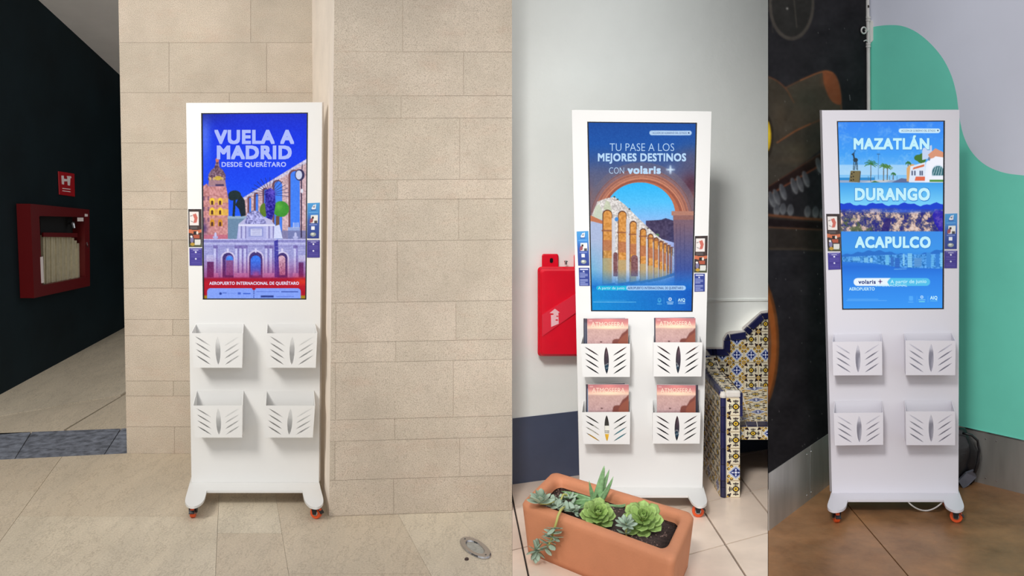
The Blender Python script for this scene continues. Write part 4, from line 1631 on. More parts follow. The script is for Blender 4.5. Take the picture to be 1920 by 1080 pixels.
C1, C2, C3_ = screen_madrid(), screen_aqueduct(), screen_coast()
k1, D1 = kiosk('white kiosk with the blue city poster on screen against the beige stone wall',
    [(349, 193), (604, 192), (598, 905), (359, 904)], [(377, 212), (577.5, 211), (574.5, 562), (380, 562)],
    [([(358, 624.7), (455.3, 625), (454, 689.5), (363, 689.5)], [(366.6, 607.4), (455.3, 607.4)]),
     ([(499.7, 625), (595, 625), (592, 689.5), (499.3, 689.5)], [(499, 607), (588, 607)]),
     ([(361, 760.6), (454.6, 760.6), (454, 820.5), (365.5, 820.5)], [(368, 731.7), (455, 732.8)]),
     ([(497.4, 760.6), (590.7, 760.8), (586.5, 820.5), (495, 820.5)], [(498, 733), (586.5, 732.4)])],
    foot_outline([(359, 893), (353, 915), (347.5, 935), (348, 943), (354, 948.5), (364, 949.5), (375, 945), (383, 936), (387.5, 920)],
                 [(596.5, 893), (601, 915), (606, 935), (605, 944), (598, 950), (589, 951), (579, 947), (571, 937), (567, 920)]),
    [('dark', [(353, 392), (377.5, 392), (378.5, 463), (354, 463)]), ('card', [(355, 465), (379, 465), (379, 498), (355.5, 498)]),
     ('blue', [(576.5, 381), (599.5, 380), (598, 447), (575.8, 447)]), ('card', [(575.8, 450), (599.5, 450), (599.5, 483), (575.5, 483)])],
    C1,
    [('VUELA A', 402, 551.5, 243.5, 270, 'm1', 0.05), ('MADRID', 406.5, 547, 272.8, 298.7, 'm1', 0.05), ('DESDE QUERÉTARO', 415.5, 536.5, 303.8, 312.8, 'm1', 0.032),
     ('AEROPUERTO INTERNACIONAL DE QUERÉTARO', 392.5, 560.5, 528.2, 534, 'm2', 0.022)],
    M['white'], [(362.5, 944, 0.05), (593, 946, 1.15)], 905)

k2, D2 = kiosk('white kiosk showing an aqueduct poster, magazines in its pockets, on the tiled floor',
    [(1072, 206), (1334, 209), (1317, 916), (1087, 914)], [(1101, 228), (1307, 230), (1299, 585), (1108, 584)],
    [([(1088.8, 644.5), (1181.8, 644.5), (1181, 706.8), (1092.5, 706.8)], [(1093.8, 630), (1182.5, 628.8)]),
     ([(1225, 642), (1317.5, 642), (1315, 706), (1225, 706)], [(1225, 629), (1312.5, 629)]),
     ([(1090.5, 773), (1181.8, 772.5), (1180.8, 833), (1093.8, 832.5)], [(1095, 751), (1181.8, 751)]),
     ([(1223.8, 773.8), (1313.8, 773.8), (1311.8, 831.8), (1223.8, 831.8)], [(1223.8, 749), (1310.8, 751)])],
    foot_outline([(1087, 905), (1083, 920), (1079.5, 935), (1081, 944), (1088, 948.5), (1097, 948.5), (1107, 941), (1113, 929)],
                 [(1317, 905), (1321, 920), (1325, 935), (1325, 943), (1319, 948), (1309, 949), (1298, 942), (1290, 929)]),
    [('blue', [(1081, 434), (1103, 433), (1105, 498), (1084, 498)]), ('cards', [(1085, 502), (1105, 502), (1106, 536), (1086, 536)]),
     ('dark', [(1303, 442.5), (1327, 442), (1325.5, 511), (1301, 511)]), ('cards', [(1302, 513), (1321.5, 513), (1321.5, 546.5), (1302, 547)])],
    C2,
    [('TU PASE A LOS', 1143, 1264, 269, 283, 'q1', -0.012), ('MEJORES DESTINOS', 1121, 1286.5, 287.5, 302.5, 'q1', 0.036), ('CON', 1142, 1170, 314, 325.5, 'q1', -0.012),
     ('volaris', 1176.5, 1239, 311, 326, 'q1', 0.045), ('ACCIÓN DE GOBIERNO DEL ESTADO', 1223.5, 1288, 247.6, 251.0, 'navy', 0.0),
     ('A partir de junio', 1121.5, 1171, 537.6, 542.4, 'cyan', 0.0), ('AEROPUERTO INTERNACIONAL DE QUERÉTARO', 1177, 1281, 537.8, 542.2, 'navy', 0.015),
     ('AIQ', 1271, 1284.5, 559.5, 565, 'cyan', 0.03)],
    M['white'], [(1097, 943, 0.1), (1309, 943, 1.45)], 915)

k3, D3 = kiosk('white kiosk listing three coastal and mountain cities on screen beside the black mural',
    [(1541, 207), (1799, 206), (1797, 926), (1560, 925)], [(1569, 227), (1772, 226), (1770, 580), (1579, 581)],
    [([(1560.5, 641), (1653.8, 640), (1654.3, 703.5), (1562, 704)], [(1566, 627), (1654.5, 625.3)]),
     ([(1697.6, 638.5), (1792, 639), (1791, 703.5), (1698.4, 703.5)], [(1697, 625.3), (1785.5, 624)]),
     ([(1563, 774.5), (1656, 773.8), (1656, 834), (1565, 835.4)], [(1568, 752), (1655.5, 751)]),
     ([(1698, 771.4), (1791, 771.4), (1791, 834.7), (1699, 834.7)], [(1697.6, 750.4), (1786, 751)])],
    foot_outline([(1559.5, 918), (1556, 932), (1551.5, 946), (1553, 953), (1560, 957), (1569, 957.5), (1579, 955), (1586, 949), (1589.5, 937)],
                 [(1797, 918), (1802, 932), (1807, 946), (1806.5, 953), (1800, 957), (1791, 957.5), (1781, 954), (1773, 948), (1769, 937)]),
    [('dark', [(1549, 401), (1574.5, 401), (1576.5, 471), (1552, 471)]), ('card', [(1552, 474), (1576, 473.5), (1576.5, 505), (1553, 506)]),
     ('blue', [(1771.8, 401), (1795, 400), (1794, 467), (1771, 467)]), ('card', [(1771, 470), (1795, 470), (1794.5, 503), (1770.5, 503)])],
    C3_,
    [('MAZATLÁN', 1599.5, 1743.5, 258.5, 281.5, 'shadow', 0.066), ('MAZATLÁN', 1600.5, 1742.5, 259, 280.3, 'cyan', 0.046, 0, -0.0006),
     ('DURANGO', 1602, 1744.5, 351.5, 377.5, 'shadow', 0.066), ('DURANGO', 1603, 1743.5, 352.5, 376, 'cyan', 0.046, 0, -0.0006),
     ('ACAPULCO', 1602, 1746, 442.5, 466.5, 'shadow', 0.066), ('ACAPULCO', 1603, 1745, 443.5, 465, 'cyan', 0.046, 0, -0.0006),
     ('ACCIÓN DE GOBIERNO DEL ESTADO', 1690, 1754, 243.4, 246.8, 'navy', 0.0), ('volaris', 1609.5, 1642, 524.6, 532.2, 'navy', 0.03),
     ('A partir de junio', 1669.5, 1737, 525, 531.5, 'cyan', 0.012, -1.0), ('INTERNACIONAL', 1642, 1701, 533.2, 537.2, 'cyan', 0.01, 0, 0.0006), ('AEROPUERTO', 1592, 1640, 538.8, 544.6, 'cyan', 0.02),
     ('AIQ', 1744, 1757.5, 555, 561.5, 'cyan', 0.03)],
    M['white_dimmed'], [(1568, 953, 0.05), (1793, 953, 1.15)], 925)

# thin lead looping under the right kiosk
pts = []
for k in range(15):
    t = k / 14
    x = 1702 + 66 * t
    y = 940 + 17.5 * math.sin(math.pi * min(1, t * 1.0)) ** 0.8
    zz = 0.055 * abs(2 * t - 1) ** 1.6 + 0.004
    pts.append(G(x, y, zz))
MB().tube(pts, 0.0034, 7).build('power_cable', M['cable'], k3, smooth=True, plabel='white cable looping under the base')


# ================================================================== MAGAZINES in the pockets of the middle kiosk
def cover_canvas(kind):
    c = Canvas(0, 0, 80, 108, 2)
    if kind == 'sunset':
        c.vgrad([(0, (178, 112, 118)), (8, (204, 132, 130)), (16, (232, 192, 170)), (18, (228, 190, 172)), (20, (194, 158, 150)), (46, (190, 156, 154)), (60, (116, 94, 104)), (75, (70, 58, 70)), (108, (40, 54, 66))])
        c.glow(40, 3, 22, 8, (226, 140, 136), 0.8)
        c.glow(42, 16, 30, 4, (252, 224, 186), 0.9)
        n = (c.noise(1.6, 3) - .5) * 20 + (c.noise(5, 8) - .5) * 10
        c.a += (n * (c.Y > 20))[..., None]
        c.poly([(48, 47), (50, 40), (56, 38), (62, 38), (68, 28), (74, 24), (80, 18), (80, 60), (48, 60)], (120, 66, 58))
        c.poly([(60, 44), (68, 34), (74, 30), (80, 26), (80, 60), (60, 60)], (150, 86, 66), 0.7)
        c.ell(27, 44, 2.6, 1.3, (104, 72, 72))
        c.line([(3, 3.5), (10, 3.5)], 1.2, (246, 222, 214))
        c.line([(8, 16.6), (72, 16.6)], 0.6, (250, 220, 206))
        c.ell(38, 92, 8, 5, (36, 70, 92))
        c.line([(34, 88), (42, 84), (46, 90), (36, 94)], 0.9, (206, 212, 216))
    elif kind == 'yellow':
        c.a[:] = (238, 236, 226)
        c.rect(0, 0, 80, 40, (60, 58, 56))
        c.rect(0, 72, 80, 100, (236, 186, 60))
        c.rect(52, 50, 80, 100, (120, 196, 210))
        for y in (58, 62, 66):
            c.line([(20, y), (46, y + 2)], 1.6, (60, 60, 66))
        c.rect(0, 98, 52, 108, (90, 80, 60))
    else:
        c.vgrad([(0, (74, 66, 78)), (108, (44, 52, 66))])
        c.rect(3, 8, 12, 60, (150, 176, 206))
    return c


COV = {k: cover_canvas(k) for k in ('sunset', 'yellow', 'back')}
ink = plain('cover_lettering', (250, 226, 206), 0.5)


def magazine(label, quad, Y, kind, ybot):
    """quad: the two top corners in the picture; the magazine runs down to row ybot"""
    (xa, ya), (xb, yb) = quad
    q = [(xa, ya), (xb, yb), (xb - 0.5, ybot), (xa + 0.5, ybot)]
    q3 = [U(x, y, Y) for x, y in q]
    base = (q3[2] + q3[3]) / 2
    root = thing('magazine', label, 'magazine', base, 'magazines in the kiosk pockets')
    MB().prism(q3, (0, 0.0045, 0)).build('pages', M['paper'], root)
    grid_quad('cover', COV[kind], q, plane_fn(Y - 0.0006), M['print'], root, unit=True, nx=60, ny=80)
    if kind == 'sunset':
        w_ = xb - xa
        lettering('ATMOSFERA', xa + w_ * 0.1, xb - w_ * 0.1, ya + 6.5, ya + 15, plane_fn(Y - 0.0012), ink, root, bold=-0.01)


PK = [('upper left pocket', (1101, 597.5), (1178, 597.5), 705, [((1094, 597), (1172, 596.5)), ((1097.5, 597.2), (1175.5, 598.5))]),
      ('upper right pocket', (1229, 596), (1304, 596.5), 704, [((1226.5, 596), (1302, 595))]),
      ('lower left pocket', (1102.5, 721), (1179, 721), 831, [((1098.5, 720.5), (1171.5, 718.5))]),
      ('lower right pocket', (1231.5, 721.5), (1304.5, 722.5), 830, [((1233, 720.5), (1309, 721.5))])]
for nm, a, b, yb, backs in PK:
    magazine('pink sunset cover magazine at the front of the ' + nm, (a, b), D2 - 0.066, 'sunset', yb)
    for k, (a2, b2) in enumerate(backs):
        nth = 'dark edged magazine behind the sunset cover in the ' if k == 0 else 'pale blue edged magazine between two others in the '
        magazine(nth + nm, (a2, b2), D2 - 0.046 + 0.0 - 0.009 * k, 'back', yb)
magazine('yellow and white booklet low in the lower left pocket', ((1094.5, 779), (1179, 779)), D2 - 0.080, 'yellow', 831)
# ================================================================== LEFT BAY THINGS
def inset(q, t):
    c = sum(q, Vector()) / len(q)
    return [p + (c - p) * t for p in q]


# hose cabinet on the dark corridor wall
CO = [(56.9, 382), (167.6, 393), (168.8, 536), (64, 559)]
CI = [(73.7, 405), (158.5, 407), (160, 519.5), (79.7, 535)]
DEP = 0.09
base = DW.pt(64, 559)
cab = thing('hose_cabinet', 'dark red open fire hose cabinet on the dark corridor wall', 'fire cabinet', base)
fo = [DW.pt(x, y, DEP) for x, y in CO]
fi = [DW.pt(x, y, DEP) for x, y in CI]
for k in range(4):
    j = (k + 1) % 4
    MB().prism([fo[k], fo[j], fi[j], fi[k]], -DW.n * (DEP - 0.001)).build('frame_bar', M['red_dark'], cab)
MB().prism([DW.pt(x, y, 0.001) for x, y in CI], DW.n * 0.004).build('back_panel', M['cabinet_dark'], cab)
q = [DW.pt(x, y, 0.062) for x, y in ((78, 436), (142, 437), (142, 445), (78, 444))]
MB().prism(q, DW.n * 0.012).build('hose_rack', M['red_dark'], cab)
q = [DW.pt(x, y, DEP) for x, y in ((145, 408), (156, 408), (156, 415), (145, 415))]
MB().prism(q, DW.n * 0.002).build('label_plate', M['sign_white'], cab)
q = [DW.pt(x, y, DEP) for x, y in ((159, 401), (164, 401.5), (164, 406), (159, 406))]
MB().prism(q, DW.n * 0.002).build('label_plate', M['sign_white'], cab)
q = [DW.pt(x, y, DEP) for x, y in ((75.5, 482), (80, 481), (82, 530), (77.5, 531))]
MB().prism(q, DW.n * 0.002).build('label_plate', M['sign_white'], cab)
MB().tube([DW.pt(163, 455, DEP), DW.pt(164, 460, DEP + 0.012), DW.pt(165, 463, DEP)], 0.004, 6).build('latch', M['chrome'], cab)
MB().tube([DW.pt(130, 420, 0.02), DW.pt(137, 418, 0.05), DW.pt(139, 428, 0.06)], [0.012, 0.014, 0.010], 8).build('valve', M['chrome'], cab)
hose = thing('fire_hose', 'folded cream canvas hose hanging in the red cabinet', 'hose', DW.pt(110, 533))
xs = np.linspace(81, 149, 15)
for k in range(14):
    xa, xb = xs[k], xs[k + 1]
    ta = 441 + 0.2 * math.sin(k * 2.1)
    if k > 10:
        ta += (k - 10) * 5
    bo = 534.5 - (xa - 81) * 0.21 + 2.0 * math.sin(k * 1.7)
    q = [DW.pt(xa + 0.3, ta, 0.05 + 0.008 * (k % 2)), DW.pt(xb - 0.2, ta, 0.05), DW.pt(xb + 1.0, bo, 0.05), DW.pt(xa + 1.4, bo, 0.052 + 0.008 * (k % 2))]
    mb = MB().prism(q, -DW.n * 0.02)
    mb.build('hose_fold', M['hose'], hose)

sgn = thing('hose_sign', 'small red hose point sign above the red cabinet', 'sign', DW.pt(124, 369))
SQ = [(108, 321), (138.3, 325.6), (139.2, 369), (109.8, 365)]
bevel(MB().prism([DW.pt(x, y, 0.001) for x, y in SQ], DW.n * 0.006).build('sign_plate', M['sign_red'], sgn), 0.003)
for poly in ([(115, 329), (119.5, 329.5), (120, 346), (116, 345.5)], [(119.5, 335), (126, 336), (126, 340), (119.5, 340)], [(126, 333), (132, 333), (131, 348), (127, 347.5)], [(125, 330), (133, 330.5), (134, 334), (126, 333)],
             [(117, 352.5), (132, 354.2), (132, 355.6), (117, 354)], [(117, 357), (132, 359), (132, 360.4), (117, 358.4)]):
    MB().prism([DW.pt(x, y, 0.0072) for x, y in poly], DW.n * 0.0008).build('sign_mark', M['sign_white'], sgn)

# recessed floor light
p0 = G(890.5, 1028)
ex = (G(914, 1028) - G(867, 1028)) / 2
lt = thing('floor_light', 'round steel uplight set into the stone floor', 'floor light', p0)
p0 = G(891, 1028.5)
ux, uy = G(891 + 25.5, 1028.5 + 19.6) - p0, G(891 + 15.5, 1028.5 - 7) - p0
def ell_ring(s, z, n=30):
    return [p0 + ux * s * math.cos(2 * math.pi * k / n) + uy * s * math.sin(2 * math.pi * k / n) + Vector((0, 0, z)) for k in range(n)]
MB().loft([ell_ring(1.0, 0.0005), ell_ring(1.0, 0.004), ell_ring(0.93, 0.008), ell_ring(0.62, 0.0075), ell_ring(0.56, 0.003)]).build('steel_ring', M['chrome'], lt, smooth=False)
MB().loft([ell_ring(0.55, 0.003), ell_ring(0.52, 0.0045), ell_ring(0.2, 0.006)]).build('glass_lens', M['lens'], lt)
for k, (sx_, sy_) in enumerate(((0.78, 0), (-0.78, 0))):
    MB().lathe(p0 + ux * sx_ + Vector((0, 0, 0.0077)), (0, 0, 1), [(0.004, 0), (0.003, 0.001), (0, 0.0012)], 8).build('screw', M['fork'], lt)
pk = G(875, 1049)
tag(MB().loft([[pk + Vector((0.009 * a * math.cos(t), 0.013 * a * math.sin(t), z)) for t in [2 * math.pi * i / 9 for i in range(9)]] for a, z in ((1, 0.0003), (0.9, 0.004), (0.5, 0.006))]).build('dry_leaf', M['soil']), 'tiny brown scrap on the floor below the round uplight', 'scrap')

# ================================================================== MIDDLE BAY THINGS
# red extinguisher case behind the kiosk
RO = [(1009, 503), (1085, 503), (1085, 668), (1009, 668)]
ex_ = thing('extinguisher_case', 'glossy red plastic extinguisher case on the wall behind the middle kiosk', 'extinguisher case', W2.pt(1050, 668))
def rr(x0, y0, x1, y1, r, off, n=5):
    pts = []
    for cx_, cy_, a in ((x1 - r, y0 + r, -90), (x1 - r, y1 - r, 0), (x0 + r, y1 - r, 90), (x0 + r, y0 + r, 180)):
        for k in range(n):
            t = math.radians(a + 90 * k / (n - 1))
            pts.append(W2.pt(cx_ + r * math.cos(t), cy_ + r * math.sin(t), off))
    return pts
MB().loft([rr(1008, 500, 1104, 668, 7, 0.002), rr(1008, 500, 1104, 668, 7, 0.05), rr(1010, 503, 1102, 666, 7, 0.058)]).build('case_back', M['red'], ex_, smooth=False)
MB().loft([rr(1011, 503, 1101, 667, 7, 0.058), rr(1012, 504, 1100, 667, 7, 0.088), rr(1016, 508, 1096, 664, 7, 0.098)]).build('case_cover', M['red'], ex_)
for xa in (1016, 1076):
    lug = MB().loft([rr(xa, 476, xa + 31, 504, 4, 0.002), rr(xa, 476, xa + 31, 504, 4, 0.024), rr(xa + 1.5, 478, xa + 29.5, 503, 4, 0.028)]).build('mounting_lug', M['red'], ex_)
    MB().loft([rr(xa + 15, 484, xa + 21, 493, 2.5, 0.0285), rr(xa + 15, 484, xa + 21, 493, 2.5, 0.030)]).build('keyhole', M['black'], lug)
MB().lathe(W2.pt(1061, 496, 0.05), (0, 0, 1), [(0.006, 0), (0.006, 0.012), (0.009, 0.012), (0.008, 0.018), (0.0, 0.02)], 10).build('hinge_pin', M['chrome'], ex_)
# raised sash running up to the right
q = [W2.pt(x, y, 0.0985) for x, y in ((1016, 590), (1096, 540), (1096, 574), (1016, 630))]
MB().prism(q, W2.n * 0.006).build('raised_sash', M['red_sash'], ex_)
arrow = [(1040.5, 579), (1050, 586), (1047, 586.5), (1047.5, 607), (1033.5, 613), (1033, 587), (1030.5, 587.5)]
vtx = [W2.pt(x, y, 0.106) for x, y in arrow]
vb = [p - W2.n * 0.001 for p in vtx]
tri = tessellate_polygon([[Vector((x, y, 0)) for x, y in arrow]])
arr = fix_normals(mobj('arrow_sticker', vtx + vb, [list(t) for t in tri] + [[k + 7 for k in reversed(t)] for t in tri] + [[(k + 1) % 7, k, 7 + k, 7 + (k + 1) % 7] for k in range(7)], M['pink'], ex_, plabel='pale worn arrow sticker'))
for x, y, r in ((1035, 589, 2.2), (1045, 593, 1.6), (1044, 600, 1.8)):
    MB().loft([[W2.pt(x + r * 1.5 * math.cos(t), y + r * 0.7 * math.sin(t), o_) for t in [2 * math.pi * i / 8 for i in range(8)]] for o_ in (0.1062, 0.1067)]).build('worn_patch', M['red'], arr)

# ---------------------------------------------------------------- tiled bench
BW = Wall(W2.A + W2.n * 0.045, W2.B + W2.n * 0.045)
bench = thing('tiled_bench', 'built in bench clad in blue and yellow patterned glazed tiles beside the middle kiosk', 'bench', G(1375, 930))
YF0, YS0 = 5.373, 5.45
yb_ = lambda px: BW.pt(px, 600).y
# backrest core: stepped outline in white mortar
outl = [(1312, 652), (1322, 650.5), (1354, 651), (1355, 634), (1361, 624), (1369, 620.5), (1392, 619.5), (1391, 614), (1426, 583.5), (1439.5, 581.5), (1439.5, 760), (1312, 760)]
vt_ = [BW.pt(*p) for p in outl]
vb_ = [W2.pt(p[0], p[1], 0.0) for p in outl]
nn = len(outl)
tri = tessellate_polygon([[Vector((x, y, 0)) for x, y in outl]])
fix_normals(mobj('back_core', vt_ + vb_, [list(t) for t in tri] + [[k + nn for k in reversed(t)] for t in tri] + [[(k + 1) % nn, k, nn + k, nn + (k + 1) % nn] for k in range(nn)], M['bench_grout'], bench))


def tile_piece(poly_uv, fn, n, mat, name='glazed_tile', th=0.005):
    """poly_uv: (a, b, u, v) with fn(a, b) the place of the piece's face"""
    if len(poly_uv) < 3:
        return
    fr = [Vector(fn(p[0], p[1])) for p in poly_uv]
    k = len(fr)
    v = [p + n * th for p in fr] + fr
    uv = [(p[2], p[3]) for p in poly_uv] * 2
    f = [list(range(k))] + [[(i + 1) % k, i, k + i, k + (i + 1) % k] for i in range(k)]
    return fix_normals(mobj(name, v, f, mat, bench, uvs=uv))


def rect_uv(x0, y0, x1, y1, g=0.5):
    return [(x0 + g, y0 + g, 0, 1), (x1 - g, y0 + g, 1, 1), (x1 - g, y1 - g, 1, 0), (x0 + g, y1 - g, 0, 0)]


cols = [1312.5, 1339.5, 1367, 1394, 1421, 1448]
rws = [592.5, 621.5, 650.5, 679.5, 708, 736]
typ = {(0, 4): 'f', (1, 2): 's', (1, 3): 'f', (1, 4): 'f', (2, 1): 's', (2, 2): 's', (2, 3): 's', (2, 4): 's', (3, 0): 'f', (3, 1): 'f', (3, 2): 's', (3, 3): 'f', (3, 4): 'f', (4, 1): 'f', (4, 2): 's', (4, 3): 'f', (4, 4): 'f', (0, 3): 'f', (2, 0): 's'}
for r in range(5):
    for c in range(5):
        t = typ.get((r, c), 'f')
        poly = rect_uv(cols[c], rws[r], cols[c + 1], rws[r + 1], 0.45)
        poly = clip(poly, 1, 0, 1439.3)
        if r <= 1 and c >= 3:
            poly = clip(poly, -(626 - 594.0), -(1427.0 - 1399), -((626 - 594.0) * 1399 + (1427.0 - 1399) * 626))
        if r <= 1 and c == 2:
            poly = clip(poly, 0, -1, -636)
        if c <= 1 and r <= 1 or (r == 0 and c < 3):
            continue
        if r == 2 and c <= 1:
            poly = clip(poly, 0, -1, -667)
        if len(poly) >= 3:
            tile_piece(poly, lambda a, b: BW.pt(a, b, 0.0), BW.n, M['star' if t == 's' else 'flower'])
# navy capping pieces of the backrest
caps = [[(1323, 654), (1333, 654), (1334, 665.5), (1331, 665.5)], [(1334, 654), (1340, 654), (1341, 665.5), (1335, 665.5)], [(1341, 654), (1356, 654), (1366, 665.5), (1342, 665.5)],
        [(1357, 638), (1367, 637.5), (1366.5, 662), (1356, 654)], [(1358, 636.5), (1364, 626), (1367.5, 636.5)],
        [(1368.5, 626.5), (1396, 622), (1396.5, 634), (1369.5, 637)], [(1394, 618.5), (1400, 612), (1409, 619), (1402, 626.5)], [(1402, 611), (1425, 589), (1430, 598), (1410, 617.5)], [(1426, 587.5), (1439.3, 585.8), (1439.3, 596.5), (1431, 597)]]
for q in caps:
    MB().prism([BW.pt(x, y, 0.002) for x, y in q], BW.n * 0.012).build('navy_cap_tile', M['navy_tile'], bench)

# seat slab, its tiles and front edge
zs0, zs1 = 0.305, 0.345
xin = lambda Y: 0.897 - 0.038 * (Y - YF0) / 0.56          # inner face of the arm
xout = lambda Y: 0.812 - 0.038 * (Y - YF0) / 0.56          # outer face
def seat_pt(s, t):
    """s 0..1 from the arm to the end wall, t 0..1 from front to back"""
    Y = YS0 + t * (5.965 - YS0)
    xa, xb = xin(Y), K1440 * Y - 0.001
    Yk = Y + t * s * 0.06
    return Vector((xa + (K1440 * Yk - 0.001 - xa) * s, Yk, zs0 + (zs1 - zs0) * t))
q = [seat_pt(0, 0), seat_pt(1, 0), seat_pt(1, 1), seat_pt(0, 1)]
MB().prism([p - Vector((0, 0, 0.006)) for p in q], (0, 0, -0.055)).build('seat_core', M['bench_grout'], bench)
sn = Vector((0, -0.08, 1)).normalized()
nS, nT = 2, 6
for i in range(nS):
    for j in range(nT):
        g = 0.02
        s0, s1 = i / nS + 0.012, (i + 1) / nS - 0.012
        t0_, t1_ = 0.1 + 0.9 * j / nT + 0.008, 0.1 + 0.9 * (j + 1) / nT - 0.008
        pu = [(s0, t0_, 0, 0), (s1, t0_, 1, 0), (s1, t1_, 1, 1), (s0, t1_, 0, 1)]
        tile_piece([(a, b, u_, v_) for a, b, u_, v_ in pu], lambda a, b: seat_pt(a, b) - Vector((0, 0, 0.006)), sn, M['star' if (i + j) % 2 == 0 else 'flower'])
for i in range(3):
    s0, s1 = i / 3 + 0.02, (i + 1) / 3 - 0.01
    pq = [seat_pt(s0, 0.0), seat_pt(s1, 0.0), seat_pt(s1, 0.095), seat_pt(s0, 0.095)]
    MB().prism([p - Vector((0, 0, 0.005)) for p in pq], (0, -0.002, 0.006)).build('navy_edge_tile', M['navy_tile'], bench)
ec = [(1383.5, 1395, 's', .55, 1), (1396, 1427.5, 'f', 0, 1), (1428.5, 1439.4, 's', 0, .4)]
for xa, xb, t, u0, u1 in ec:
    pu = [(xa, zs0 - 0.006, u0, 1), (xb, zs0 - 0.006, u1, 1), (xb, zs0 - 0.064, u1, 0), (xa, zs0 - 0.064, u0, 0)]
    tile_piece(pu, lambda a, b: GY(a, YS0, b), Vector((0, -1, 0)), M['star' if t == 's' else 'flower'])

# arm: core, outer tiles, front column, top
def arm_z(Y):
    return 0.479 + max(0, (Y - 5.80)) * 0.5
ys = [YF0, 5.5, 5.65, 5.80, 5.86, 5.91]
rings = [[Vector((xout(Y), Y, 0)), Vector((xin(Y), Y, 0)), Vector((xin(Y), Y, arm_z(Y))), Vector((xout(Y), Y, arm_z(Y)))] for Y in ys]
MB().loft(rings).build('arm_core', M['bench_grout'], bench)
# outer (left) face
zr = [0.0, 0.075, 0.151, 0.227, 0.303, 0.379, 0.455]
yr = [YF0 + 0.01, 5.475, 5.575, 5.675, 5.775, 5.875]
for i in range(len(zr) - 1):
    for j in range(len(yr) - 1):
        pu = [(yr[j] + .001, zr[i] + .001, 0, 0), (yr[j + 1] - .001, zr[i] + .001, 1, 0), (yr[j + 1] - .001, zr[i + 1] - .001, 1, 1), (yr[j] + .001, zr[i + 1] - .001, 0, 1)]
        tile_piece(pu, lambda a, b: (xout(a), a, b), Vector((-1, 0, 0)), M['star' if (i == 0 and j % 2 == 0) else 'flower'])
# navy edge along the outer top
for j in range(5):
    a, b = YF0 + 0.02 + j * 0.105, YF0 + 0.02 + (j + 1) * 0.105 - 0.003
    mb = MB()
    mb.prism([(xout(a) - 0.006, a, 0.458), (xout(a) + 0.016, a, 0.458), (xout(a) + 0.016, a, arm_z(a) + 0.004), (xout(a) - 0.006, a, arm_z(a) + 0.004)], (xout(b) - xout(a), b - a, arm_z(b) - arm_z(a)))
    bevel(mb.build('navy_edge_tile', M['navy_tile'], bench), 0.004)
# top tiles
for j in range(4):
    a, b = YF0 + 0.004 + j * 0.125, YF0 + 0.004 + (j + 1) * 0.125 - 0.003
    pu = [(xout(a) + 0.018, a, 0.2, 0), (xin(a) - 0.001, a, 0.95, 0), (xin(b) - 0.001, b, 0.95, 1), (xout(b) + 0.018, b, 0.2, 1)]
    tile_piece(pu, lambda x, y: (x, y, arm_z(y)), Vector((0, 0, 1)), M['flower'])
pts = [Vector((xin(Y) + 0.002, Y, arm_z(Y) + 0.003)) for Y in ys]
MB().tube(pts, 0.0035, 6).build('dark_joint', M['groove'], bench)
# front: navy quarter rounds at the corner, patterned halves beside them
zc = [0.0, 0.047, 0.077, 0.151, 0.225, 0.30, 0.375, 0.415, 0.455]
for k in range(len(zc) - 1):
    p = Vector((xout(YF0) + 0.009, YF0 + 0.004, zc[k] + 0.0012))
    MB().tube([p, p + Vector((0, 0, zc[k + 1] - zc[k] - 0.0024))], 0.014, 12).build('navy_corner_tile', M['navy_tile'], bench)
p = Vector((xout(YF0) + 0.009, YF0 + 0.004, 0.457))
MB().lathe(p, (0, 0, 1), [(0.016, 0), (0.017, 0.01), (0.012, 0.022), (0.0, 0.027)], 12).build('mortar_knob', M['bench_grout'], bench)
zf = [0.0, 0.077, 0.151, 0.225, 0.30, 0.375, 0.455]
kinds = ['f', 's', 'f', 'f', 'f', 'f']
for k in range(6):
    pu = [(xout(YF0) + 0.024, zf[k] + .001, 0.0, 0), (xin(YF0) - 0.001, zf[k] + .001, 0.72, 0), (xin(YF0) - 0.001, zf[k + 1] - .001, 0.72, 1), (xout(YF0) + 0.024, zf[k + 1] - .001, 0.0, 1)]
    tile_piece(pu, lambda a, b: (a, YF0, b), Vector((0, -1, 0)), M['star' if kinds[k] == 's' else 'flower'])
bevel(MB().box((xout(YF0) + 0.02, YF0 - 0.006, 0.455), (xin(YF0) + 0.004, YF0 + 0.02, 0.487)).build('mortar_edge', M['bench_grout'], bench), 0.008, 3)
for k in range(2):
    MB().box((xin(YF0) - 0.004, YF0 - 0.004, 0.37 + 0.055 * k), (xin(YF0) + 0.012, YF0 + 0.016, 0.422 + 0.055 * k)).build('navy_edge_tile', M['navy_tile'], bench)

# ---------------------------------------------------------------- terracotta planter
PZ = 0.198
pFL, pFR, pBR, pBL = G(975, 943, PZ), G(1264, 1051, PZ), G(1303.5, 961.5, PZ), G(1037, 882, PZ)
cen = (pFL + pFR + pBR + pBL) / 4
cen.z = 0


def plan(u, v, z, sc=1.0):
    p = pFL * ((1 - u) * (1 - v)) + pFR * (u * (1 - v)) + pBR * (u * v) + pBL * ((1 - u) * v)
    p = cen + (Vector((p.x, p.y, 0)) - cen) * sc
    p.z = z
    return p


def rring(iu, iv, ru, rv, z, sc=1.0, n=7):
    pts = []
    for cu, cv2, a in ((1 - iu - ru, iv + rv, -90), (1 - iu - ru, 1 - iv - rv, 0), (iu + ru, 1 - iv - rv, 90), (iu + ru, iv + rv, 180)):
        for k in range(n):
            t = math.radians(a + 90 * k / (n - 1))
            pts.append(plan(cu + ru * math.cos(t), cv2 + rv * math.sin(t), z, sc))
    return pts


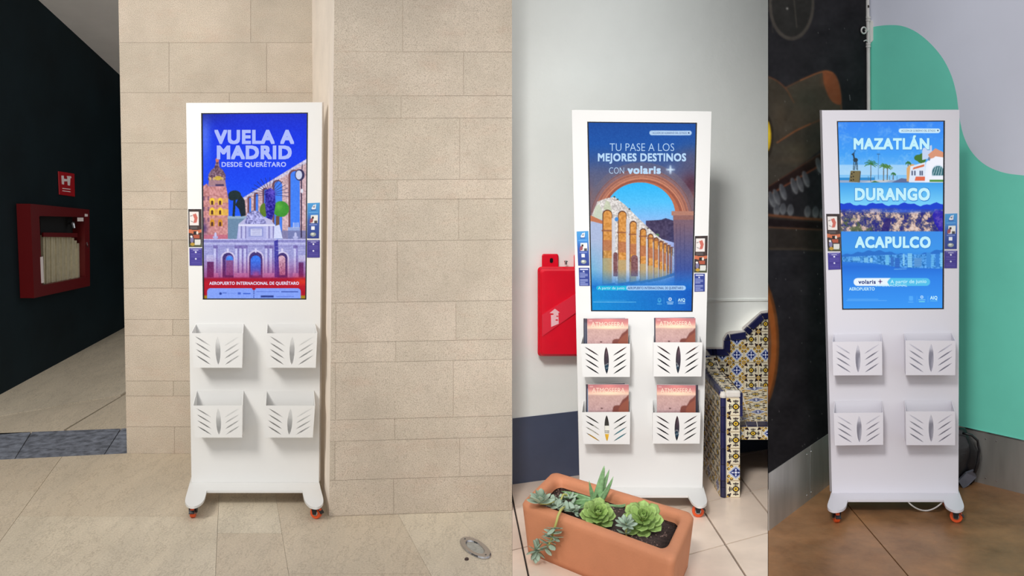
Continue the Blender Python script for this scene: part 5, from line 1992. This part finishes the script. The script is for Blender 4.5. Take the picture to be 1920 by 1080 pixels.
planter = thing('planter', 'long terracotta trough planted with succulents in front of the middle kiosk', 'planter', Vector((cen.x, cen.y, 0)))
rings = [rring(.0, .0, .05, .10, 0.0, .935), rring(.0, .0, .05, .10, 0.02, .942), rring(.0, .0, .05, .10, 0.168, .995), rring(0, 0, .05, .10, 0.186, 1.0), rring(.008, .016, .05, .10, 0.196, 1.0),
         rring(.025, .05, .05, .11, 0.2, 1.0), rring(.05, .11, .045, .13, 0.2, 1.0), rring(.066, .14, .045, .13, 0.193, 1.0), rring(.074, .155, .045, .13, 0.176, 1.0), rring(.078, .16, .045, .13, 0.12, 1.0)]
o = MB().loft(rings).build('trough', M['terracotta'], planter, smooth=True)
SZ = 0.163
rings = [rring(.075, .157, .045, .13, SZ), rring(.2, .3, .05, .1, SZ + 0.006), rring(.4, .42, .03, .04, SZ + 0.009)]
MB().loft(rings).build('soil', M['soil'], planter, smooth=True)
mb = MB()
for k in range(420):
    u, v = random.uniform(.1, .9), random.uniform(.19, .81)
    p = plan(u, v, SZ + 0.004 + 0.005 * random.random())
    r = random.uniform(0.0015, 0.0045)
    d1 = Vector((random.uniform(-1, 1), random.uniform(-1, 1), random.uniform(-.4, .4))).normalized() * r
    d2 = Vector((-d1.y, d1.x, 0)) * random.uniform(.5, 1)
    mb.loft([[p + d1, p + d2, p - d1, p - d2], [p + Vector((0, 0, r)) + d1 * .3, p + Vector((0, 0, r)) + d2 * .3, p + Vector((0, 0, r)) - d1 * .3, p + Vector((0, 0, r)) - d2 * .3]], False, True)
cr = mb.build('soil_crumbs', M['pebble'], planter)
cr['kind'] = 'stuff'


# ---------------------------------------------------------------- succulents
def leaf_mesh(name, prof, curl, thick, mat, nseg=7, cup=0.25, tip=0.0):
    """unit leaf along +X, prof(t) half width, curl = rise of the tip, cup = raised edges"""
    rows = []
    for k in range(nseg + 1):
        t = k / nseg
        w_ = prof(t)
        z = curl * t * t
        th = thick * (1 - 0.75 * t)
        e = cup * w_
        rows.append([(t, -w_, z + e), (t, -w_ * .5, z + e * .25 - th * .3), (t, 0, z - th), (t, w_ * .5, z + e * .25 - th * .3), (t, w_, z + e), (t, w_ * .5, z + e * .3 + th * .25), (t, 0, z + th * .2), (t, -w_ * .5, z + e * .3 + th * .25)])
    mb = MB().loft(rows)
    me = bpy.data.meshes.new(name)
    me.from_pydata([tuple(p) for p in mb.v], [], mb.f)
    bm = bmesh.new()
    bm.from_mesh(me)
    bmesh.ops.recalc_face_normals(bm, faces=bm.faces)
    bm.to_mesh(me)
    bm.free()
    me.polygons.foreach_set('use_smooth', [True] * len(me.polygons))
    me.materials.append(mat)
    return me


spoon = lambda t: 0.05 + 0.36 * (math.sin(math.pi * min(1, t * 0.9 + 0.02)) ** 0.9) * (0.35 + 0.75 * t) if t < 0.93 else 0.20 * (1 - t) / 0.07 + 0.02
lance = lambda t: 0.06 + 0.24 * math.sin(math.pi * (0.08 + 0.9 * t)) * (0.7 + 0.3 * t) if t < 0.97 else 0.01
L_ROS = leaf_mesh('leaf', spoon, 0.16, 0.035, M['leaf_green'])
L_IN = leaf_mesh('leaf', spoon, 0.34, 0.035, M['leaf_green'], cup=0.5)
L_GRY = leaf_mesh('leaf', lance, 0.12, 0.07, M['leaf_grey'], 6, 0.15)


def put_leaf(root, me, p, az, el, size, roll=0.0, wid=1.0):
    o = bpy.data.objects.new('leaf', me)
    COL.objects.link(o)
    o.parent = root
    mt = Matrix.Translation(Vector(p) - BASE[root.name]) @ Matrix.Rotation(az, 4, 'Z') @ Matrix.Rotation(-el, 4, 'Y') @ Matrix.Rotation(roll, 4, 'X') @ Matrix.Diagonal((size, size * wid, size, 1))
    o.matrix_local = mt
    return o


def rosette(name, label, px, py, z, R, me, me_in, layers, group=None, tilt=0.0):
    p = G(px, py, z)
    root = thing(name, label, 'plant', Vector((p.x, p.y, SZ + 0.002)), group)
    T_ = Matrix.Translation(p - BASE[root.name]) @ Matrix.Rotation(tilt, 4, 'X')
    for li, (n, el, s, h, in_) in enumerate(layers):
        for k in range(n):
            az = 2 * math.pi * (k + 0.5 * (li % 2)) / n + random.uniform(-.12, .12) + li * 0.3
            o = bpy.data.objects.new('leaf', me_in if in_ else me)
            COL.objects.link(o)
            o.parent = root
            s_ = R * s * random.uniform(.92, 1.08)
            o.matrix_local = T_ @ Matrix.Translation((math.cos(az) * R * 0.06, math.sin(az) * R * 0.06, h * R)) @ Matrix.Rotation(az, 4, 'Z') @ Matrix.Rotation(-(math.radians(el) + random.uniform(-.08, .08)), 4, 'Y') @ Matrix.Rotation(random.uniform(-.2, .2), 4, 'X') @ Matrix.Diagonal((s_, s_, s_, 1))
    return root, p


LAY = [(8, 6, 1.05, 0.10, 0), (8, 20, 0.95, 0.22, 0), (7, 36, 0.78, 0.32, 0), (6, 50, 0.60, 0.40, 1), (5, 66, 0.42, 0.45, 1), (3, 80, 0.26, 0.47, 1)]
for nm, lb, px, py, R in (('green_rosette', 'bright green leafy rosette at the foot of the aloe in the trough', 1121, 972, 0.066), ('green_rosette', 'bright green leafy rosette at the right end of the trough', 1204, 982, 0.076)):
    r_, p = rosette(nm, lb, px, py, SZ + 0.028, R, L_ROS, L_IN, LAY, 'green rosettes in the trough', tilt=0.62)
    MB().tube([Vector((p.x, p.y, SZ - 0.01)), p + Vector((0, -R * 0.2, R * 0.3))], [0.012, 0.006], 8).build('stem', M['stem'], r_)

# aloe with spotted tapering leaves
ab = G(1117, 951, SZ)
aloe = thing('aloe', 'spiky spotted aloe with upright and sprawling leaves in the trough', 'plant', ab)
def aloe_leaf(tip, width, bend, root_px=(1117, 949)):
    """tip: (column, row, distance nearer than the plant)"""
    a = U(root_px[0], root_px[1] - 4, ab.y)
    t_ = U(tip[0], tip[1], ab.y - tip[2])
    mid = (a + t_) / 2 + Vector(bend)
    n = 9
    rows = []
    for k in range(n + 1):
        s = k / n
        p = a * (1 - s) ** 2 + mid * 2 * s * (1 - s) + t_ * s ** 2
        d = ((mid - a) * (1 - s) + (t_ - mid) * s).normalized()
        side = d.cross(Vector((0, -1, 0)))
        if side.length < 0.3:
            side = d.cross(Vector((0, 0, 1)))
        side.normalize()
        nr = side.cross(d).normalized()
        if nr.y > 0:
            nr = -nr
        w_ = 1.35 * width * (1 - s) ** 0.75 * (1 if s > .1 else .85) + 0.0006
        rows.append([p - side * w_ + nr * w_ * .3, p - side * w_ * .5 - nr * w_ * .5, p - nr * w_ * .75, p + side * w_ * .5 - nr * w_ * .5, p + side * w_ + nr * w_ * .3, p + side * w_ * .4 + nr * w_ * .1, p - side * w_ * .4 + nr * w_ * .1])
    MB().loft(rows).build('leaf', M['leaf_aloe'], aloe, smooth=True)
for tip, wd, bd in (((1133, 873, 0.0), 0.0155, (0.008, 0, 0.03)), ((1142.5, 880, -0.03), 0.013, (0.006, 0, 0.005)), ((1150, 893.5, 0.01), 0.013, (0.006, 0, -0.02)), ((1104.5, 901, 0.02), 0.011, (-0.003, 0, -0.012)),
                    ((1184, 941, 0.0), 0.011, (0.02, -0.01, -0.028)), ((1052, 921, -0.06), 0.014, (0.0, 0, 0.012)), ((1048, 952, 0.03), 0.014, (0.0, 0, 0.03)), ((1068, 962, 0.06), 0.012, (0.0, 0, 0.015)), ((1076, 945, 0.0), 0.012, (0.0, 0, 0.015)), ((1120, 925, 0.04), 0.010, (0.004, 0, 0.0))):
    aloe_leaf(tip, wd, bd)

# grey-green succulents
GL = [(7, 4, 1.0, 0.05, 0), (6, 30, 0.85, 0.2, 0), (4, 62, 0.55, 0.3, 0)]
r_, p = rosette('grey_rosette', 'small grey green rosette tucked between the two bright green ones', 1174, 985, SZ + 0.05, 0.042, L_GRY, L_GRY, GL, 'grey green succulents in the trough', tilt=.3)
MB().tube([Vector((p.x, p.y, SZ - 0.004)), p + Vector((0, 0, 0.008))], [0.004, 0.003], 7).build('stem', M['stem'], r_)
for k in range(7):
    put_leaf(r_, L_GRY, G(1170 + 3 * (k % 3), 1000, SZ + 0.02), k * 0.9, 0.2, 0.032)

# sprawling one at the left end, hanging over the front
tr = thing('trailing_succulent', 'grey green succulent sprawling over the left rim and hanging down the trough front', 'plant', G(1060, 953, SZ))
FW = Wall(pFL, pFR)
fpt = lambda x, y, off: FW.pt(x, y, off)
hang = [G(1062, 948, SZ + 0.01), G(1057, 951, 0.207), fpt(1051, 959, -0.01) + Vector((0, 0, 0.004)), fpt(1046, 968, 0.016), fpt(1042.5, 982, 0.020), fpt(1038, 996, 0.022), fpt(1034, 1010, 0.024), fpt(1029, 1022, 0.026), fpt(1014, 1029, 0.03)]
MB().tube(hang, [0.005, 0.005, 0.0055, 0.0052, 0.005, 0.0045, 0.004, 0.0035, 0.003], 8).build('stem', M['stem'], tr, smooth=True)
for (x, y), n, s in (((1041, 990), 4, .042), ((1038, 998), 4, .046), ((1036, 1006), 4, .046), ((1033, 1014), 4, .044), ((1030, 1021), 5, .044), ((1022, 1026), 5, .04)):
    for k in range(n):
        sgn_ = 1 if k % 2 else -1
        az = (0.0 if sgn_ > 0 else math.pi) - 0.7 * sgn_ * random.uniform(0.2, 1.2)
        put_leaf(tr, L_GRY, fpt(x, y, 0.024), az - 0.4, random.uniform(-.7, .5), s * random.uniform(.8, 1.15), random.uniform(-.5, .5))
for k in range(11):
    a = 2 * math.pi * k / 11
    put_leaf(tr, L_GRY, fpt(1006, 1031, 0.035), -math.pi / 2 + 0.9 * math.cos(a), 1.25 * math.sin(a) + .1, 0.050 * random.uniform(.85, 1.1), random.uniform(-.4, .4))
# rim rosette with short stem
st2 = [G(1062, 938, SZ), G(1045, 940, 0.205), G(1025, 945, 0.215), G(1013, 944, 0.225)]
MB().tube(st2, 0.004, 7).build('stem', M['stem'], tr, smooth=True)
for li, (n, el, s) in enumerate(((8, 5, .062), (7, 35, .056), (4, 65, .036))):
    for k in range(n):
        az = 2 * math.pi * k / n + li * .4
        put_leaf(tr, L_GRY, st2[-1] + Vector((0, 0, 0.004 + .004 * li)), az, math.radians(el) - 0.55 * math.sin(az), s * random.uniform(.9, 1.1), random.uniform(-.3, .3), 1.1)
for x, y in ((1026, 946), (1033, 950), (1040, 952), (1047, 955), (1056, 956), (1064, 958), (1072, 960), (1052, 940), (1062, 936), (1078, 958), (1070, 948), (1058, 948), (1082, 964), (1044, 946), (1036, 944)):
    q = G(x, y, 0.20 if x < 1050 else SZ + 0.025)
    for k in range(4):
        put_leaf(tr, L_GRY, q, random.uniform(-math.pi, math.pi), random.uniform(.0, .7), random.uniform(.032, .05), random.uniform(-.5, .5))
MB().tube([G(1050, 950, SZ + 0.015), G(1051, 938, SZ + .045), G(1056, 927, SZ + .05), G(1062, 927, SZ + .045), G(1064, 933, SZ + .03)], 0.004, 7).build('stem', M['stem'], tr, smooth=True)
for k in range(6):
    put_leaf(tr, L_GRY, G(1068, 936, SZ + .03), k * 1.05, .4, .04, random.uniform(-.4, .4))

# ================================================================== RIGHT BAY THINGS
cp = C3 + Vector((0, -0.03, 0))
con = thing('conduit', 'pale painted conduit running down the corner between mural and green wall', 'conduit', cp)
def cpt(px, py, near=0.0):
    return U(px, py, cp.y - near)
MB().tube([cpt(1629, 420), cpt(1628.5, 205), cpt(1628, 90), cpt(1627, 40), cpt(1626, -40)], 0.0095, 12).build('pipe', M['conduit'], con, smooth=True)
bevel(MB().prism([cpt(1630, 36, -0.008), cpt(1638, 40, -0.008), cpt(1638, 76, -0.008), cpt(1630, 83, -0.008)], (0, 0.022, 0)).build('junction_box', M['conduit'], con), 0.004)
for y in (33, 38, 82, 87):
    MB().lathe(cpt(1627.6, y), (0, 0, 1), [(0.010, -.006), (0.0135, -.004), (0.0135, .004), (0.010, .006)], 14).build('coupling', M['conduit'], con)
ringp = [WM.pt(1619.5 + 4.6 * math.cos(t), 57 + 6 * math.sin(t), 0.012) for t in np.linspace(0, 2 * math.pi, 17)]
MB().tube(ringp, 0.0042, 8).build('clamp_ring', M['conduit'], con, smooth=True)
MB().tube([WM.pt(1623, 57, .012), cpt(1628, 58, 0.002)], 0.005, 8).build('clamp_arm', M['conduit'], con)
MB().tube([WM.pt(1620, 77, .01), WM.pt(1624, 75, .01), cpt(1628, 80, 0.004)], 0.003, 7).build('clamp_hook', M['conduit'], con)
MB().tube([cpt(1628, 10, 0.008), cpt(1628.5, 13, 0.0105), cpt(1628, 14, 0.009)], 0.004, 6).build('paint_chip', M['groove'], con)

# black bag behind the right kiosk
bp = G(1808, 905)
bagr = thing('black_bag', 'black plastic bag slumped behind the right kiosk against the steel kick plate', 'bag', Vector((bp.x, bp.y, 0)))
rings = []
for k in range(9):
    t = k / 8
    z = 0.002 + 0.255 * t
    rad = 0.068 * (0.8 + 0.45 * math.sin(math.pi * (0.15 + 0.8 * t))) * (1 - 0.35 * max(0, t - .7) / .3)
    ring = []
    for j in range(16):
        a = 2 * math.pi * j / 16
        w_ = 1 + 0.10 * math.sin(3 * a + 5 * t) + 0.07 * math.sin(5 * a - 7 * t)
        ring.append(Vector((bp.x - 0.02 - 0.01 * t + rad * w_ * math.cos(a) * 1.0, bp.y + 0.0 + rad * 0.55 * w_ * math.sin(a), z)))
    rings.append(ring)
MB().loft(rings).build('bag_body', M['bag'], bagr, smooth=True)
yb2 = bp.y - 0.065
MB().prism([U(1797, 902, yb2), U(1812, 887, yb2), U(1826, 882, yb2), U(1831, 895, yb2 + 0.02), U(1815, 911, yb2 - 0.005), U(1806, 916, yb2 - 0.01)], (0, 0.012, 0.002)).build('grey_corner', M['bag_grey'], bagr, plabel='grey crumpled fabric corner')
MB().tube([U(1805, 812, yb2), U(1822, 816, yb2), U(1833, 826, yb2), U(1836, 845, yb2), U(1833, 868, yb2), U(1827, 886, yb2)], 0.006, 8).build('strap', M['bag'], bagr, smooth=True)
